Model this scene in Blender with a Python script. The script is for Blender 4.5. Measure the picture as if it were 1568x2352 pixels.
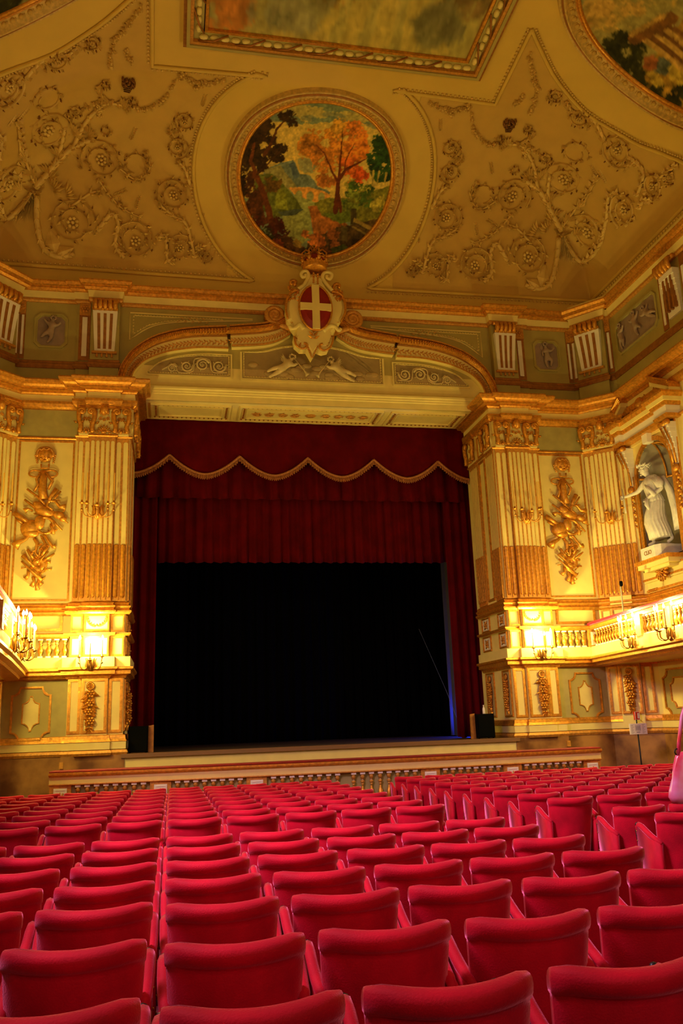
import bpy, bmesh, math, random
import numpy as np
from math import sin, cos, pi, radians, sqrt, atan2, hypot
from mathutils import Vector
random.seed(7)
SC = bpy.context.scene
COL = SC.collection
for o in list(bpy.data.objects): bpy.data.objects.remove(o)
# ------------------------------------------------------------------ camera
FPX = 1951.0
YAW, PITCH, ROLL = radians(11.487), radians(13.896), radians(-2.0864)
EYE = Vector((0, 0, 1.77))
_f = Vector((sin(YAW)*cos(PITCH), cos(YAW)*cos(PITCH), sin(PITCH)))
_r0 = Vector((cos(YAW), -sin(YAW), 0)); _u0 = _r0.cross(_f)
_r = cos(ROLL)*_r0 + sin(ROLL)*_u0; _u = -sin(ROLL)*_r0 + cos(ROLL)*_u0
cam = bpy.data.objects.new('camera', bpy.data.cameras.new('camera')); COL.objects.link(cam)
from mathutils import Matrix
m = Matrix.Identity(4)
for i, a in enumerate((_r, _u, -_f)):
    for j in range(3): m[j][i] = a[j]
m.translation = EYE
cam.matrix_world = m
cam.data.sensor_fit = 'VERTICAL'; cam.data.sensor_height = 36.0
cam.data.lens = 36.0*FPX/2352.0
cam.data.clip_end = 200; cam.data.clip_start = .05
SC.camera = cam
# ------------------------------------------------------------------ light and exposure
SC.view_settings.view_transform = 'Standard'; SC.view_settings.look = 'None'
SC.view_settings.gamma = 1.0; SC.view_settings.exposure = -0.12
SC.view_settings.use_curve_mapping = False
W = bpy.data.worlds.new('hall_world'); SC.world = W; W.use_nodes = True
W.node_tree.nodes['Background'].inputs[0].default_value = (.02, .012, .006, 1)
W.node_tree.nodes['Background'].inputs[1].default_value = .3
def light(name, kind, loc, col, power, size=.1, rot=None, size_y=None, spot=None, target=None):
    d = bpy.data.lights.new(name, kind); d.color = col; d.energy = power
    if kind == 'AREA':
        d.shape = 'RECTANGLE'; d.size = size; d.size_y = size_y or size; d.spread = radians(95)
    elif kind in ('POINT', 'SPOT'): d.shadow_soft_size = size
    if spot: d.spot_size = radians(spot); d.spot_blend = .5
    o = bpy.data.objects.new(name, d); COL.objects.link(o); o.location = loc
    if target is not None:
        o.rotation_euler = (Vector(target)-Vector(loc)).to_track_quat('-Z', 'Y').to_euler()
    elif rot: o.rotation_euler = rot
    return o
WARM = (1, .69, .14)
XC = 3.92
# daylight from the windows high in the left and rear walls behind the viewer
light('daylight_left', 'AREA', (-4.6, 5.5, 8.5), (1, .58, .85), 850, 2.5, size_y=5, target=(2.5, 10, -.1))
light('daylight_rear', 'AREA', (3.5, -7.5, 8), (1, .70, .5), 150, 6, size_y=4, target=(4, 14, 2))
# unseen warm fill points over the seats, added to brighten walls and ceiling
for x, y, z, p in ((-3.2, 12.5, 5.2, 40), (11, 12.5, 5.2, 40), (-3.2, 6, 5.2, 70), (11, 6, 5.2, 70), (.2, 10, 12.2, 150), (7.6, 10, 12.2, 150)):
    light('hall_fill', 'POINT', (x, y, z), WARM, p, .25)
light('stage_blue_lamp', 'POINT', (9.75, 27.05, 1.62), (.02, .05, 1), 220, .05)
# ------------------------------------------------------------------ materials
def lin(c): return tuple(((x/255)/12.92 if x/255 <= .04045 else ((x/255+.055)/1.055)**2.4) for x in c)
def mat(name, col, rough=.6, metal=0., var=0., scale=6., bump=0., bscale=40., sheen=0., emit=None, spec=.5, col2=None, detail=4, vcol=False, coat=0):
    M = bpy.data.materials.new(name); M.use_nodes = True; nt = M.node_tree; b = nt.nodes['Principled BSDF']
    b.inputs['Roughness'].default_value = rough; b.inputs['Metallic'].default_value = metal
    b.inputs['Specular IOR Level'].default_value = spec
    b.inputs['Base Color'].default_value = (*col, 1)
    tc = nt.nodes.new('ShaderNodeTexCoord')
    if vcol:
        a = nt.nodes.new('ShaderNodeVertexColor'); a.layer_name = 'paint'; nt.links.new(a.outputs[0], b.inputs['Base Color'])
    elif var or col2:
        n = nt.nodes.new('ShaderNodeTexNoise'); n.inputs['Scale'].default_value = scale; n.inputs['Detail'].default_value = detail
        nt.links.new(tc.outputs['Object'], n.inputs['Vector'])
        r = nt.nodes.new('ShaderNodeValToRGB'); nt.links.new(n.outputs[0], r.inputs[0])
        c2 = col2 or tuple(x*(1-var) for x in col)
        r.color_ramp.elements[0].position = .35; r.color_ramp.elements[1].position = .65
        r.color_ramp.elements[0].color = (*c2, 1); r.color_ramp.elements[1].color = (*col, 1)
        nt.links.new(r.outputs[0], b.inputs['Base Color'])
    if bump:
        n2 = nt.nodes.new('ShaderNodeTexNoise'); n2.inputs['Scale'].default_value = bscale; n2.inputs['Detail'].default_value = 3
        nt.links.new(tc.outputs['Object'], n2.inputs['Vector'])
        bp = nt.nodes.new('ShaderNodeBump'); bp.inputs['Strength'].default_value = bump; bp.inputs['Distance'].default_value = .02
        nt.links.new(n2.outputs[0], bp.inputs['Height']); nt.links.new(bp.outputs[0], b.inputs['Normal'])
    if sheen:
        b.inputs['Sheen Weight'].default_value = sheen; b.inputs['Sheen Roughness'].default_value = .35
        b.inputs['Sheen Tint'].default_value = (1, .25, .45, 1)
    if emit:
        b.inputs['Emission Color'].default_value = (*emit[0], 1); b.inputs['Emission Strength'].default_value = emit[1]
    return M
IV = mat('ivory_plaster', (.84, .71, .26), .6, var=.08, scale=3, bump=.08)
IV2 = mat('olive_cream_plaster', (.44, .37, .11), .7, var=.1, scale=2, bump=.05)
GREY = mat('grey_green_panel', (.42, .37, .13), .7, var=.12, scale=5)
BUFF = mat('buff_relief_ground', (.50, .37, .16), .7, var=.12, scale=5)
CEIL = mat('ceiling_plaster', (.70, .49, .10), .75, var=.07, scale=1.2, bump=.05)
CEILP = mat('ceiling_panel_plaster', (.60, .39, .09), .75, var=.08, scale=2, bump=.06)
REL = mat('ceiling_relief_plaster', (.76, .55, .17), .55, col2=(.60, .40, .11), scale=4)
RELG = mat('ceiling_relief_gilt_shade', (.30, .13, .03), .5, .2, var=.4, scale=9)  # dark brown gilding, also painting shadow accents onto the relief
GOLD = mat('gilding', (.78, .36, .045), .36, .55, var=.35, scale=14, bump=.25, bscale=30)
GOLDM = mat('matt_gilding', (.70, .33, .055), .5, .3, var=.3, scale=18, bump=.15, bscale=30)
RUST = mat('red_bole_gilding', (.42, .17, .03), .5, .35, var=.3, scale=10)
DARK = mat('dark_slit', (.05, .02, .008), .8)
MARB = mat('brown_veined_marble', (.46, .235, .065), .35, col2=(.15, .06, .018), scale=1.6, detail=7)
VEL = mat('red_velvet', (.62, .0012, .026), .7, var=.35, scale=4, sheen=.9, bump=.15, bscale=120, spec=.2)
CURT = mat('dark_red_velvet_curtain', (.105, .0006, .004), .9, var=.3, scale=2, spec=.1, sheen=.1)
FRN = mat('tarnished_gold_fringe', (.55, .22, .08), .7, var=.5, scale=40)
BLACK = mat('black_drape', (.002, .002, .004), .95, spec=.05)
BLK = mat('black_box_finish', (.003, .003, .004), .95, spec=.05)
WOODF = mat('dark_stage_boards', (.05, .03, .018), .6, var=.4, scale=9)
CARP = mat('dark_red_carpet', (.10, .006, .01), .95, var=.3, scale=12)
MET = mat('blackened_steel', (.03, .03, .035), .4, .7)
BRS = mat('aged_brass', (.42, .25, .06), .35, .85)
CAND = mat('yellow_wax_candle', (.85, .5, .08), .5)
BULB = mat('lit_flame_bulb', (1, .9, .6), .5, emit=((1, .8, .42), 55))
STONE = mat('white_marble_statue', (.74, .72, .66), .55, var=.18, scale=8, bump=.1)
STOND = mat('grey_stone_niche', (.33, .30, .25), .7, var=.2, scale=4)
SHR = mat('crimson_enamel', (.30, .008, .008), .4, var=.15, scale=10)
WHITE = mat('white_paint', (.85, .83, .75), .5)
PAINT = mat('oil_painting', (1, 1, 1), .75, vcol=True, spec=.2, bump=.1, bscale=25)
PINK = mat('shiny_pink_red_leather', (.78, .02, .06), .28, col2=(.80, .30, .58), scale=6, spec=.8)
RVEL = mat('rail_velvet', (.24, .001, .005), .85, var=.3)
# ------------------------------------------------------------------ mesh helpers
def ident(u, v, h): return (u, v, h)
def front(Y): return lambda u, v, h: (u, Y-h, v)
def fside(s, Y): return lambda u, v, h: (XC+s*u, Y-h, v)             # u = distance from the hall axis
def inner(s, dx): return lambda u, v, h: (XC+s*(dx-h), u, v)           # faces the axis, u = Y
class MB:
    def __init__(s, M=ident): s.V = []; s.Fc = []; s.M = M
    def add(s, vs, fs):
        n = len(s.V); s.V += [s.M(*v) for v in vs]; s.Fc += [tuple(i+n for i in f) for f in fs]
    def box(s, a, b, c, d, e, f):
        s.add([(a,c,e),(b,c,e),(b,d,e),(a,d,e),(a,c,f),(b,c,f),(b,d,f),(a,d,f)],
              [(3,2,1,0),(4,5,6,7),(0,1,5,4),(1,2,6,5),(2,3,7,6),(3,0,4,7)])
    def prism(s, p, h0, h1, bev=0, bh=None):
        n = len(p); cu = sum(q[0] for q in p)/n; cv = sum(q[1] for q in p)/n
        vs = [(q[0],q[1],h0) for q in p]+[(q[0],q[1],h1) for q in p]
        fs = [tuple(range(n))[::-1]]+[(i,(i+1)%n,n+(i+1)%n,n+i) for i in range(n)]
        if bev:
            k = 1-bev; vs += [(cu+(q[0]-cu)*k, cv+(q[1]-cv)*k, h1+(bh or .02)) for q in p]
            fs += [(n+i,n+(i+1)%n,2*n+(i+1)%n,2*n+i) for i in range(n)]+[tuple(range(2*n,3*n))]
        else: fs.append(tuple(range(n,2*n)))
        s.add(vs, fs)
    def ring(s, po, pi_, h0, h1):
        n = len(po)
        vs = [(q[0],q[1],h0) for q in po]+[(q[0],q[1],h1) for q in po]+[(q[0],q[1],h1) for q in pi_]+[(q[0],q[1],h0) for q in pi_]
        fs = []
        for k in range(3):
            fs += [(k*n+i,k*n+(i+1)%n,(k+1)*n+(i+1)%n,(k+1)*n+i) for i in range(n)]
        s.add(vs, fs)
    def frame(s, a, b, c, d, w, h0, h1):
        s.ring([(a,c),(b,c),(b,d),(a,d)], [(a+w,c+w),(b-w,c+w),(b-w,d-w),(a+w,d-w)], h0, h1)
    def tube(s, pts, r, n=6, closed=False, flat=1):
        P = [Vector(p) for p in pts]; m = len(P)
        R = r if isinstance(r, (list, tuple)) else [r]*m
        vs = []; fs = []; ref = None
        for i, p in enumerate(P):
            t = (P[(i+1) % m]-P[i-1]) if closed else (P[min(i+1,m-1)]-P[max(i-1,0)])
            if t.length < 1e-9: t = Vector((0,0,1))
            t.normalize()
            if ref is None: ref = Vector((0,0,1)) if abs(t.z) < .9 else Vector((1,0,0))
            a = t.cross(ref)
            if a.length < 1e-4: a = t.orthogonal()
            a.normalize(); b = a.cross(t); ref = b
            for k in range(n):
                an = 2*pi*k/n; vs.append(tuple(p+a*(cos(an)*R[i])+b*(sin(an)*R[i]*flat)))
        for i in range(m if closed else m-1):
            for k in range(n):
                j = (i+1) % m; fs.append((i*n+k,i*n+(k+1)%n,j*n+(k+1)%n,j*n+k))
        if not closed: fs += [tuple(range(n))[::-1], tuple(range((m-1)*n,m*n))]
        s.add(vs, fs)
    def ell(s, c, r, n=8, m=5):
        if not isinstance(r, (list, tuple)): r = (r,r,r)
        vs = [(c[0],c[1],c[2]-r[2])]
        for j in range(1,m):
            a = -pi/2+pi*j/m
            for i in range(n):
                b = 2*pi*i/n; vs.append((c[0]+r[0]*cos(a)*cos(b), c[1]+r[1]*cos(a)*sin(b), c[2]+r[2]*sin(a)))
        vs.append((c[0],c[1],c[2]+r[2])); L = len(vs)-1
        fs = [(0,1+(i+1)%n,1+i) for i in range(n)]
        for j in range(m-2):
            for i in range(n): fs.append((1+j*n+i,1+j*n+(i+1)%n,1+(j+1)*n+(i+1)%n,1+(j+1)*n+i))
        fs += [(L,1+(m-2)*n+i,1+(m-2)*n+(i+1)%n) for i in range(n)]
        s.add(vs, fs)
    def lathe(s, c, prof, n=8, ax='v'):
        vs = []; m = len(prof)
        for r, t in prof:
            for k in range(n):
                a = 2*pi*k/n; x, y = r*cos(a), r*sin(a)
                vs.append((c[0]+x,c[1]+t,c[2]+y) if ax == 'v' else ((c[0]+x,c[1]+y,c[2]+t) if ax == 'h' else (c[0]+t,c[1]+x,c[2]+y)))
        fs = [(i*n+k,i*n+(k+1)%n,(i+1)*n+(k+1)%n,(i+1)*n+k) for i in range(m-1) for k in range(n)]
        fs += [tuple(range(n))[::-1], tuple(range((m-1)*n,m*n))]
        s.add(vs, fs)
    def leaf(s, u, v, a, L, w, h=0., t=.03):
        c, d = cos(a), sin(a)
        def q(x, y, z): return (u+c*x-d*y, v+d*x+c*y, h+z)
        s.add([q(0,0,0),q(.4*L,w/2,0),q(L,0,t*.3),q(.4*L,-w/2,0),q(.35*L,0,t)],
              [(0,1,4),(1,2,4),(2,3,4),(3,0,4),(3,2,1,0)])
    def cone(s, p, q, r0, r1, n=8):
        s.tube([p, q], [r0, r1], n)
    def build(s, name, ma, parent=None, smooth=False, **kw):
        me = bpy.data.meshes.new(name); me.from_pydata(s.V, [], s.Fc); me.materials.append(ma)
        bm = bmesh.new(); bm.from_mesh(me); bmesh.ops.recalc_face_normals(bm, faces=bm.faces); bm.to_mesh(me); bm.free()
        if smooth: me.shade_smooth()
        o = bpy.data.objects.new(name, me); COL.objects.link(o)
        if parent: o.parent = parent
        for k, v in kw.items(): o[k] = v
        return o
def thing(name, label, cat, loc=(0,0,0), group=None):
    o = bpy.data.objects.new(name, None); COL.objects.link(o); o.location = loc; o.empty_display_size = .1
    o['label'] = label; o['category'] = cat
    if group: o['group'] = group
    return o
def tag(o, label, cat, group=None):
    o['label'] = label; o['category'] = cat
    if group: o['group'] = group
    return o
def rebase(root, loc):
    """put the origin of a thing at its base while its parts stay where they are"""
    bpy.context.view_layer.update()
    loc = Vector(loc); d = loc-root.location
    root.location = loc
    for c in root.children: c.location = Vector(c.location)-d
def struct(o): o['kind'] = 'structure'; return o
def copy_tree(o, parent=None):
    c = o.copy(); COL.objects.link(c)
    if parent: c.parent = parent
    for ch in list(o.children): copy_tree(ch, c)
    return c
def sweep(path, prof, side=1, closed=False):
    """profile (outward distance, z) run along a plan path with mitred corners"""
    P = [Vector((p[0],p[1])) for p in path]; n = len(P); mi = []
    for i in range(n):
        def nrm(a, b): d = (b-a).normalized(); return Vector((d.y,-d.x))*side
        a = nrm(P[i-1],P[i]) if i > 0 else None; b = nrm(P[i],P[i+1]) if i < n-1 else None
        if a is None: mi.append(b)
        elif b is None: mi.append(a)
        else:
            k = a+b; mi.append(k/max(.3,k.dot(a)) if k.length > .1 else a)
    mb = MB(); m = len(prof)
    vs = [(P[i].x+mi[i].x*d, P[i].y+mi[i].y*d, z) for i in range(n) for d, z in prof]
    fs = [(i*m+k,i*m+k+1,(i+1)*m+k+1,(i+1)*m+k) for i in range(n-1) for k in range(m-1)]
    fs += [tuple(range(m))[::-1], tuple(range((n-1)*m,n*m))]
    mb.add(vs, fs); return mb
def arc(c, r, a0, a1, n, ry=None):
    ry = ry or r
    return [(c[0]+r*cos(a0+(a1-a0)*i/n), c[1]+ry*sin(a0+(a1-a0)*i/n)) for i in range(n+1)]
def smooth_line(pts, k=6):
    P = [np.array(p, float) for p in pts]; P = [2*P[0]-P[1]]+P+[2*P[-1]-P[-2]]; out = []
    for i in range(1, len(P)-2):
        for j in range(k):
            t = j/k; a, b, c, d = P[i-1:i+3]
            out.append(tuple(.5*((2*b)+(-a+c)*t+(2*a-5*b+4*c-d)*t*t+(-a+3*b-3*c+d)*t**3)))
    out.append(tuple(P[-2])); return out
def ray(px, py): return _r*((px-784)/FPX)-_u*((py-1176)/FPX)+_f
def at(px, py, Y):                                                   # survey point on the plane at depth Y -> (x, z)
    d = ray(px, py); t = Y/d.y; return (EYE.x+t*d.x, EYE.z+t*d.z)
def atx(px, py, X):                                                  # survey point on a side wall -> (y, z)
    d = ray(px, py); t = X/d.x; return (EYE.y+t*d.y, EYE.z+t*d.z)
def floor_z(y): return -.019*y
def spiral(c, r, a0, d, turns, n=None, k=.85, rmin=.15):
    n = n or int(turns*14)
    return [(c[0]+(r*((1-i/n)**k*(1-rmin)+rmin))*cos(a0+d*2*pi*turns*i/n), c[1]+(r*((1-i/n)**k*(1-rmin)+rmin))*sin(a0+d*2*pi*turns*i/n)) for i in range(n+1)]
# ------------------------------------------------------------------ room shell
LX, RX = XC-9.0, XC+9.0
YW, YP, YS, YB = 22.6, 22.0, 24.3, 22.25
fl = MB(); fl.add([(LX-.3,-9,floor_z(-9)),(RX+.3,-9,floor_z(-9)),(RX+.3,23,floor_z(23)),(LX-.3,23,floor_z(23)),
                   (LX-.3,-9,-1.2),(RX+.3,-9,-1.2),(RX+.3,23,-1.2),(LX-.3,23,-1.2)], [(0,1,2,3),(4,7,6,5),(0,4,5,1),(1,5,6,2),(2,6,7,3),(3,7,4,0)])
struct(fl.build('floor', CARP))
wf = MB()
for s in (-1, 1):
    wf.M = lambda u, v, h, s=s: (XC+s*u, h, v)
    wf.box(6.41, 9.4, -.8, 14.2, YW, YS)
    wf.box(5.08, 6.41, -.8, 10.7, YP, YS); wf.box(6.41, 8.0, -.8, 10.78, YB, YW)
    wf.box(6.41, 5.08, 10.7, 14.2, YW, YS)
wf.M = ident
wf.box(XC-5.2, XC+5.2, YW, YS, 10.62, 14.2)
for s in (-1, 1):
    wf.M = lambda u, v, h, s=s: (XC+s*u, v, h)
    wf.prism([(8.14,22.6),(9.0,21.6),(9.3,21.6),(9.3,22.7),(8.14,22.7)], 10.7, 14.2); wf.prism([(7.95,22.25),(9.0,21.3),(9.3,21.3),(9.3,22.7),(7.95,22.7)], -.8, 10.78)
FW = struct(wf.build('wall_front', IV))
wl = MB(); wl.box(LX-.4, LX, -9, YS, -.8, 14.3); WLo = struct(wl.build('wall_left', IV))
wb = MB(); wb.box(LX-.4, RX+1.4, -9.4, -9, -.8, 19); struct(wb.build('wall_rear', IV))
NY, NR, NZ0, NZ1 = 20.25, .85, 5.75, 8.15                      # niche
wr = MB(); wr.box(RX, RX+1.3, -9, NY-NR, -.8, 14.3); wr.box(RX, RX+1.3, NY+NR, YS, -.8, 14.3)
wr.box(RX, RX+1.3, NY-NR, NY+NR, -.8, NZ0); wr.box(RX+.85, RX+1.3, NY-NR, NY+NR, NZ0, 9.1)
a = arc((NY, NZ1), NR, 0, pi, 20)
wr.M = lambda u, v, h: (RX+h, u, v)
for i in range(20):
    p, q = a[i], a[i+1]; wr.prism([p, q, (q[0], 14.3), (p[0], 14.3)], 0, 1.3)
WR = struct(wr.build('wall_right', IV))
# marble dado
def dado(s):
    mb = MB(lambda u, v, h: (XC+s*u, v, h))
    mb.box(6.41, 8.0, 22.17, 22.3, -.7, 1.2); mb.box(5.02, 6.5, 21.9, 22.0, -.7, 1.22); mb.box(6.41, 6.5, 21.95, 22.6, -.7, 1.22)
    mb.box(5.0, 5.08, 21.95, 24, -.7, 1.22)
    mb.box(8.94, 9.0, -8, 21.3, -.7, 1.2)
    mb.prism([(7.95,22.17),(8.94,21.27),(9.1,21.3),(8.0,22.3)], -.7, 1.2)
    return struct(mb.build('baseboard_right' if s > 0 else 'baseboard_left', MARB))
dado(1); dado(-1)
def wall_path(s, steps=True):
    P = [(9.0,-8),(9.0,21.3),(7.95,22.25),(6.41,22.25),(6.41,22.0)]
    if steps: P += [(6.08,22.0),(6.08,21.9),(5.45,21.9),(5.45,22.0)]
    P += [(5.08,22.0),(5.08,24.1)]
    P = [(XC+s*a, b) for a, b in P]
    return P
def run(name, prof, ma, s, steps=True, parent=None, path=None):
    mb = sweep(path or wall_path(s, steps), prof, 1 if s < 0 else -1)
    o = mb.build(name, ma, parent)
    if not parent: struct(o)
    return o
for s in (-1, 1):
    run('trim_1', [(0,1.2),(.1,1.2),(.13,1.26),(.1,1.32),(0,1.34)], GOLDM, s)
    run('trim_2', [(.0,1.34),(.08,1.34),(.08,1.52),(0,1.52)], IV, s)
    run('trim_3', [(0,1.52),(.10,1.52),(.07,1.58),(.06,1.66),(.0,1.68)], GOLD, s)
    run('trim_4', [(0,3.02),(.04,3.02),(.06,3.08),(.16,3.12),(.16,3.2),(.22,3.24),(.22,3.29),(0,3.3)], GOLD, s)
    run('trim_5', [(0,3.3),(.14,3.3),(.14,3.54),(0,3.54)], IV, s)
    run('trim_6', [(0,4.06),(.1,4.06),(.14,4.09),(.14,4.13),(0,4.14)], GOLD, s)
    run('trim_7', [(0,4.6),(.1,4.6),(.14,4.64),(.14,4.68),(.08,4.72),(.12,4.77),(.12,4.8),(.06,4.84),(.09,4.88),(0,4.93)], GOLD, s)
    run('trim_8', [(0,9.24),(.05,9.24),(.07,9.27),(.05,9.31),(0,9.31)], GOLD, s)
    run('trim_9', [(0,10.08),(.08,10.08),(.14,10.12),(.17,10.2),(.17,10.27),(0,10.28)], GOLD, s)
    run('trim_10', [(0,10.28),(.1,10.28),(.1,10.5),(0,10.5)], IV, s)
    run('trim_11', [(0,10.46),(.14,10.46),(.17,10.5),(.17,10.53),(.3,10.54),(.3,10.58),(.36,10.6),(.4,10.65),(.48,10.67),(.5,10.74),(.48,10.78),(0,10.8)], GOLD, s)
# attic: olive band, mouldings and upper cornice, broken forward over the consoles
def attic_path():
    L = [(9.0,-8),(9.0,21.6)]
    L += [(8.14+.65*t-.76*o, 22.6-.76*t-.65*o) for t, o in ((1.12,0),(1.12,.15),(.22,.15),(.22,0))]+[(8.14,22.6)]
    L += [(a, 22.6-b) for a, b in [(6.6,0),(6.6,.05),(6.22,.05),(6.22,.22),(5.48,.22),(5.48,0)]]
    left = [(XC-a, b) for a, b in L]; right = [(XC+a, b) for a, b in L][::-1]
    return left+right
AP = attic_path()
for AQ in ([p for p in AP if p[0] < XC-5.47], [p for p in AP if p[0] > XC+5.47]):
    struct(sweep(AQ, [(0,10.7),(.02,10.7),(.02,11.4),(0,11.4)]).build('trim_12', IV2))
    struct(sweep(AQ, [(0,11.4),(.05,11.4),(.09,11.46),(.09,11.52),(.04,11.56),(.04,11.62),(0,11.64)]).build('trim_13', RUST))
struct(sweep(AP, [(0,11.64),(.012,11.64),(.012,13.4),(0,13.4)]).build('trim_14', IV2))
struct(sweep(AP, [(0,13.36),(.05,13.36),(.09,13.4),(.09,13.46),(0,13.47)]).build('trim_15', GOLDM))
struct(sweep(AP, [(0,13.47),(.08,13.47),(.12,13.66),(.12,13.68),(0,13.7)]).build('trim_16', IV))
struct(sweep(AP, [(0,13.66),(.18,13.66),(.22,13.72),(.22,13.76),(.3,13.79),(.34,13.86),(.34,13.9),(0,13.97)]).build('trim_17', GOLD))
# vault
VD, VH, VZ, VY = 4.3, 4.18, 13.95, 22.58
_t = np.linspace(0, pi/2, 200); _v = VD*(1-np.cos(_t)); _z = VH*np.sin(_t)
_s = np.concatenate([[0], np.cumsum(np.hypot(np.diff(_v), np.diff(_z)))]); SL = _s[-1]
def s2v(x): return float(np.interp(x, _s, _v)) if x < SL else VD+(x-SL)
def _g(d):
    d = min(1, max(d/VD, 1e-5)); return sqrt(1-(1-d)**2)
def vz(X, Y): return VZ+VH*(_g(VY-Y)**-8+_g(9.02-abs(X-XC))**-8+_g(Y+8.5)**-8-2)**(-1/8)
def vn(X, Y):
    e = .02; a = vz(X+e, Y)-vz(X-e, Y); b = vz(X, Y+e)-vz(X, Y-e)
    n = Vector((a/(2*e), b/(2*e), -1)); return n.normalized()
def vp(X, Y, h=0):
    n = vn(X, Y); return Vector((X, Y, vz(X, Y)))+n*h
def hit(px, py):
    d = ray(px, py); lo = None; t = 6.
    while t < 40:
        p = EYE+d*t
        if p.y > VY-.004: t0 = (VY-.004-EYE.y)/d.y; p = EYE+d*t0; return p.x, p.y
        if abs(p.x-XC) > 9.0: t0 = (XC+math.copysign(9.0, p.x-XC))/d.x; p = EYE+d*t0; return p.x, p.y
        if p.z > vz(p.x, p.y): break
        t += .1
    lo, hi = t-.1, t
    for _ in range(14):
        md = (lo+hi)/2; p = EYE+d*md
        if p.z > vz(p.x, p.y): hi = md
        else: lo = md
    return p.x, p.y
gx = [XC+9.02*sin(pi/2*max(-1,min(1,k/60)))*1.0 for k in range(-60,61)]
gy = [-8.5]+list(np.linspace(-8.4, 14, 26))+[14+8.58*sin(pi/2*k/70) for k in range(1,71)]
cv = MB(); cv.add([(x, y, vz(x, y)) for y in gy for x in gx], [(j*121+i,j*121+i+1,(j+1)*121+i+1,(j+1)*121+i) for j in range(len(gy)-1) for i in range(120)])
CE = struct(cv.build('ceiling', CEIL, smooth=True))
# stage house
st = MB(); st.box(XC-5.08, XC+5.08, YP, 31, .6, 1.2)
STG = struct(st.build('stage_floor', WOODF))
ap = MB(front(YP)); ap.box(XC-5.08, XC+5.08, -.6, 1.14, 0, .06); struct(ap.build('stage_apron', IV))
ap = MB(front(YP)); ap.box(XC-5.1, XC+5.1, 1.12, 1.215, -.3, .14); struct(ap.build('trim_18', mat('worn_wood_edge', (.20,.10,.04), .5)))
sh = MB()
sh.box(XC-9, XC+9, 31, 31.3, .6, 16); sh.box(XC-9.3, XC-9, YS, 31.3, .6, 16); sh.box(XC+9, XC+9.3, YS, 31.3, .6, 16)
sh.box(XC-9, XC+9, YS, 31.3, 15.8, 16); sh.box(XC-9, XC+9, YS, 31, .5, .6)
struct(sh.build('wall_stage', BLACK))
# ------------------------------------------------------------------ soffit over the proscenium
so = MB(); so.box(XC-5.08, XC+5.08, YW-.02, YS, 10.6, 10.64); SOF = struct(so.build('trim_19', IV))
mb = sweep([(XC-5.08, YW), (XC+5.08, YW)], [(0,10.6),(.03,10.6),(.03,10.78),(.06,10.8),(.06,10.84),(.09,10.86),(.09,10.9),(.13,10.93),(.13,10.98),(0,11.08)])
struct(mb.build('trim_20', IV))
SM = lambda u, v, h: (u, v, 10.6-h)
for x0, x1 in ((-4.75,-2.0),(-1.75,2.85-.2),(2.9-.02,4.75)) if False else ((-4.6,-2.35),(-2.1,2.1),(2.35,4.6)):
    mb = MB(SM); mb.frame(XC+x0, XC+x1, 22.8, 23.95, .05, 0, .05); mb.frame(XC+x0+.22, XC+x1-.22, 23.0, 23.75, .03, 0, .04)
    f = mb.build('soffit_frame', IV, SOF)
    mb = MB(SM)
    n = int((x1-x0)/.14)
    for i in range(n+1):
        for y in (22.9, 23.85): mb.box(XC+x0+.08+i*(x1-x0-.2)/n, XC+x0+.12+i*(x1-x0-.2)/n, y-.03, y+.03, 0, .03)
    for i in range(7):
        for x in (x0+.11, x1-.15): mb.box(XC+x, XC+x+.05, 23.0+i*.12, 23.04+i*.12, 0, .03)
    mb.build('dentil', RUST, f, kind='stuff')
    if x1-x0 > 3:
        mb = MB(SM)
        mb.ell((XC, 23.37, .02), (.16,.12,.05))
        for sgn in (-1, 1):
            for k in range(4):
                sp = spiral((XC+sgn*(.45+.38*k), 23.37), .13, 0 if k % 2 else pi, (-1)**k*sgn, 1.4)
                mb.tube([(a, b, .03) for a, b in sp], .02, 4)
                for j in range(5): mb.leaf(XC+sgn*(.45+.38*k), 23.37, j*1.3+k, .17, .07, 0, .03)
        mb.build('arabesque', GOLDM, f)
# ------------------------------------------------------------------ pilasters, capitals, panels
def capsule(u0, u1, v0, v1, top=True, bot=False):
    r = (u1-u0)/2; c = (u0+u1)/2
    p = [(u0, v0), (u1, v0)] if not bot else arc((c, v0+r), r, pi, 2*pi, 5)
    p += [(u1, v1), (u0, v1)] if not top else arc((c, v1-r), r, 0, pi, 5)
    return p
Z0, Z1, Z2 = 4.93, 6.38, 9.24
def pilaster(M, segs, parent, name='pilaster'):
    b = MB(M); f = MB(M); g = MB(M)
    for u0, u1, n, pr in segs:
        b.box(u0, u1, Z0, Z2, -.02, pr)
        w = (u1-u0)/n
        for i in range(n):
            c = u0+w*(i+.5); f.prism(capsule(c-w*.33, c+w*.33, Z1, Z2-.1), pr, pr+.006)
            g.tube([(c, Z0+.08, pr), (c, Z0+.12, pr), (c, Z1-.02, pr), (c, Z1, pr)], [w*.2, w*.36, w*.36, w*.3], 8)
            g.box(c-w*.5, c-w*.4, Z0+.02, Z1, pr, pr+.03)
    p = b.build(name, GOLDM, parent)
    f.build('flute', IV, p, kind='stuff'); g.build('reeding', GOLD, p, kind='stuff', ) 
    return p
def rosette(mb, u, v, r, h, n=6, pet=.5):
    for k in range(n):
        a = 2*pi*k/n; mb.ell((u+cos(a)*r*.6, v+sin(a)*r*.6, h), (r*.36*1, r*.36, r*.25), 6, 4)
    mb.ell((u, v, h+r*.15), (r*.3, r*.3, r*.3), 6, 4)
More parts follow.
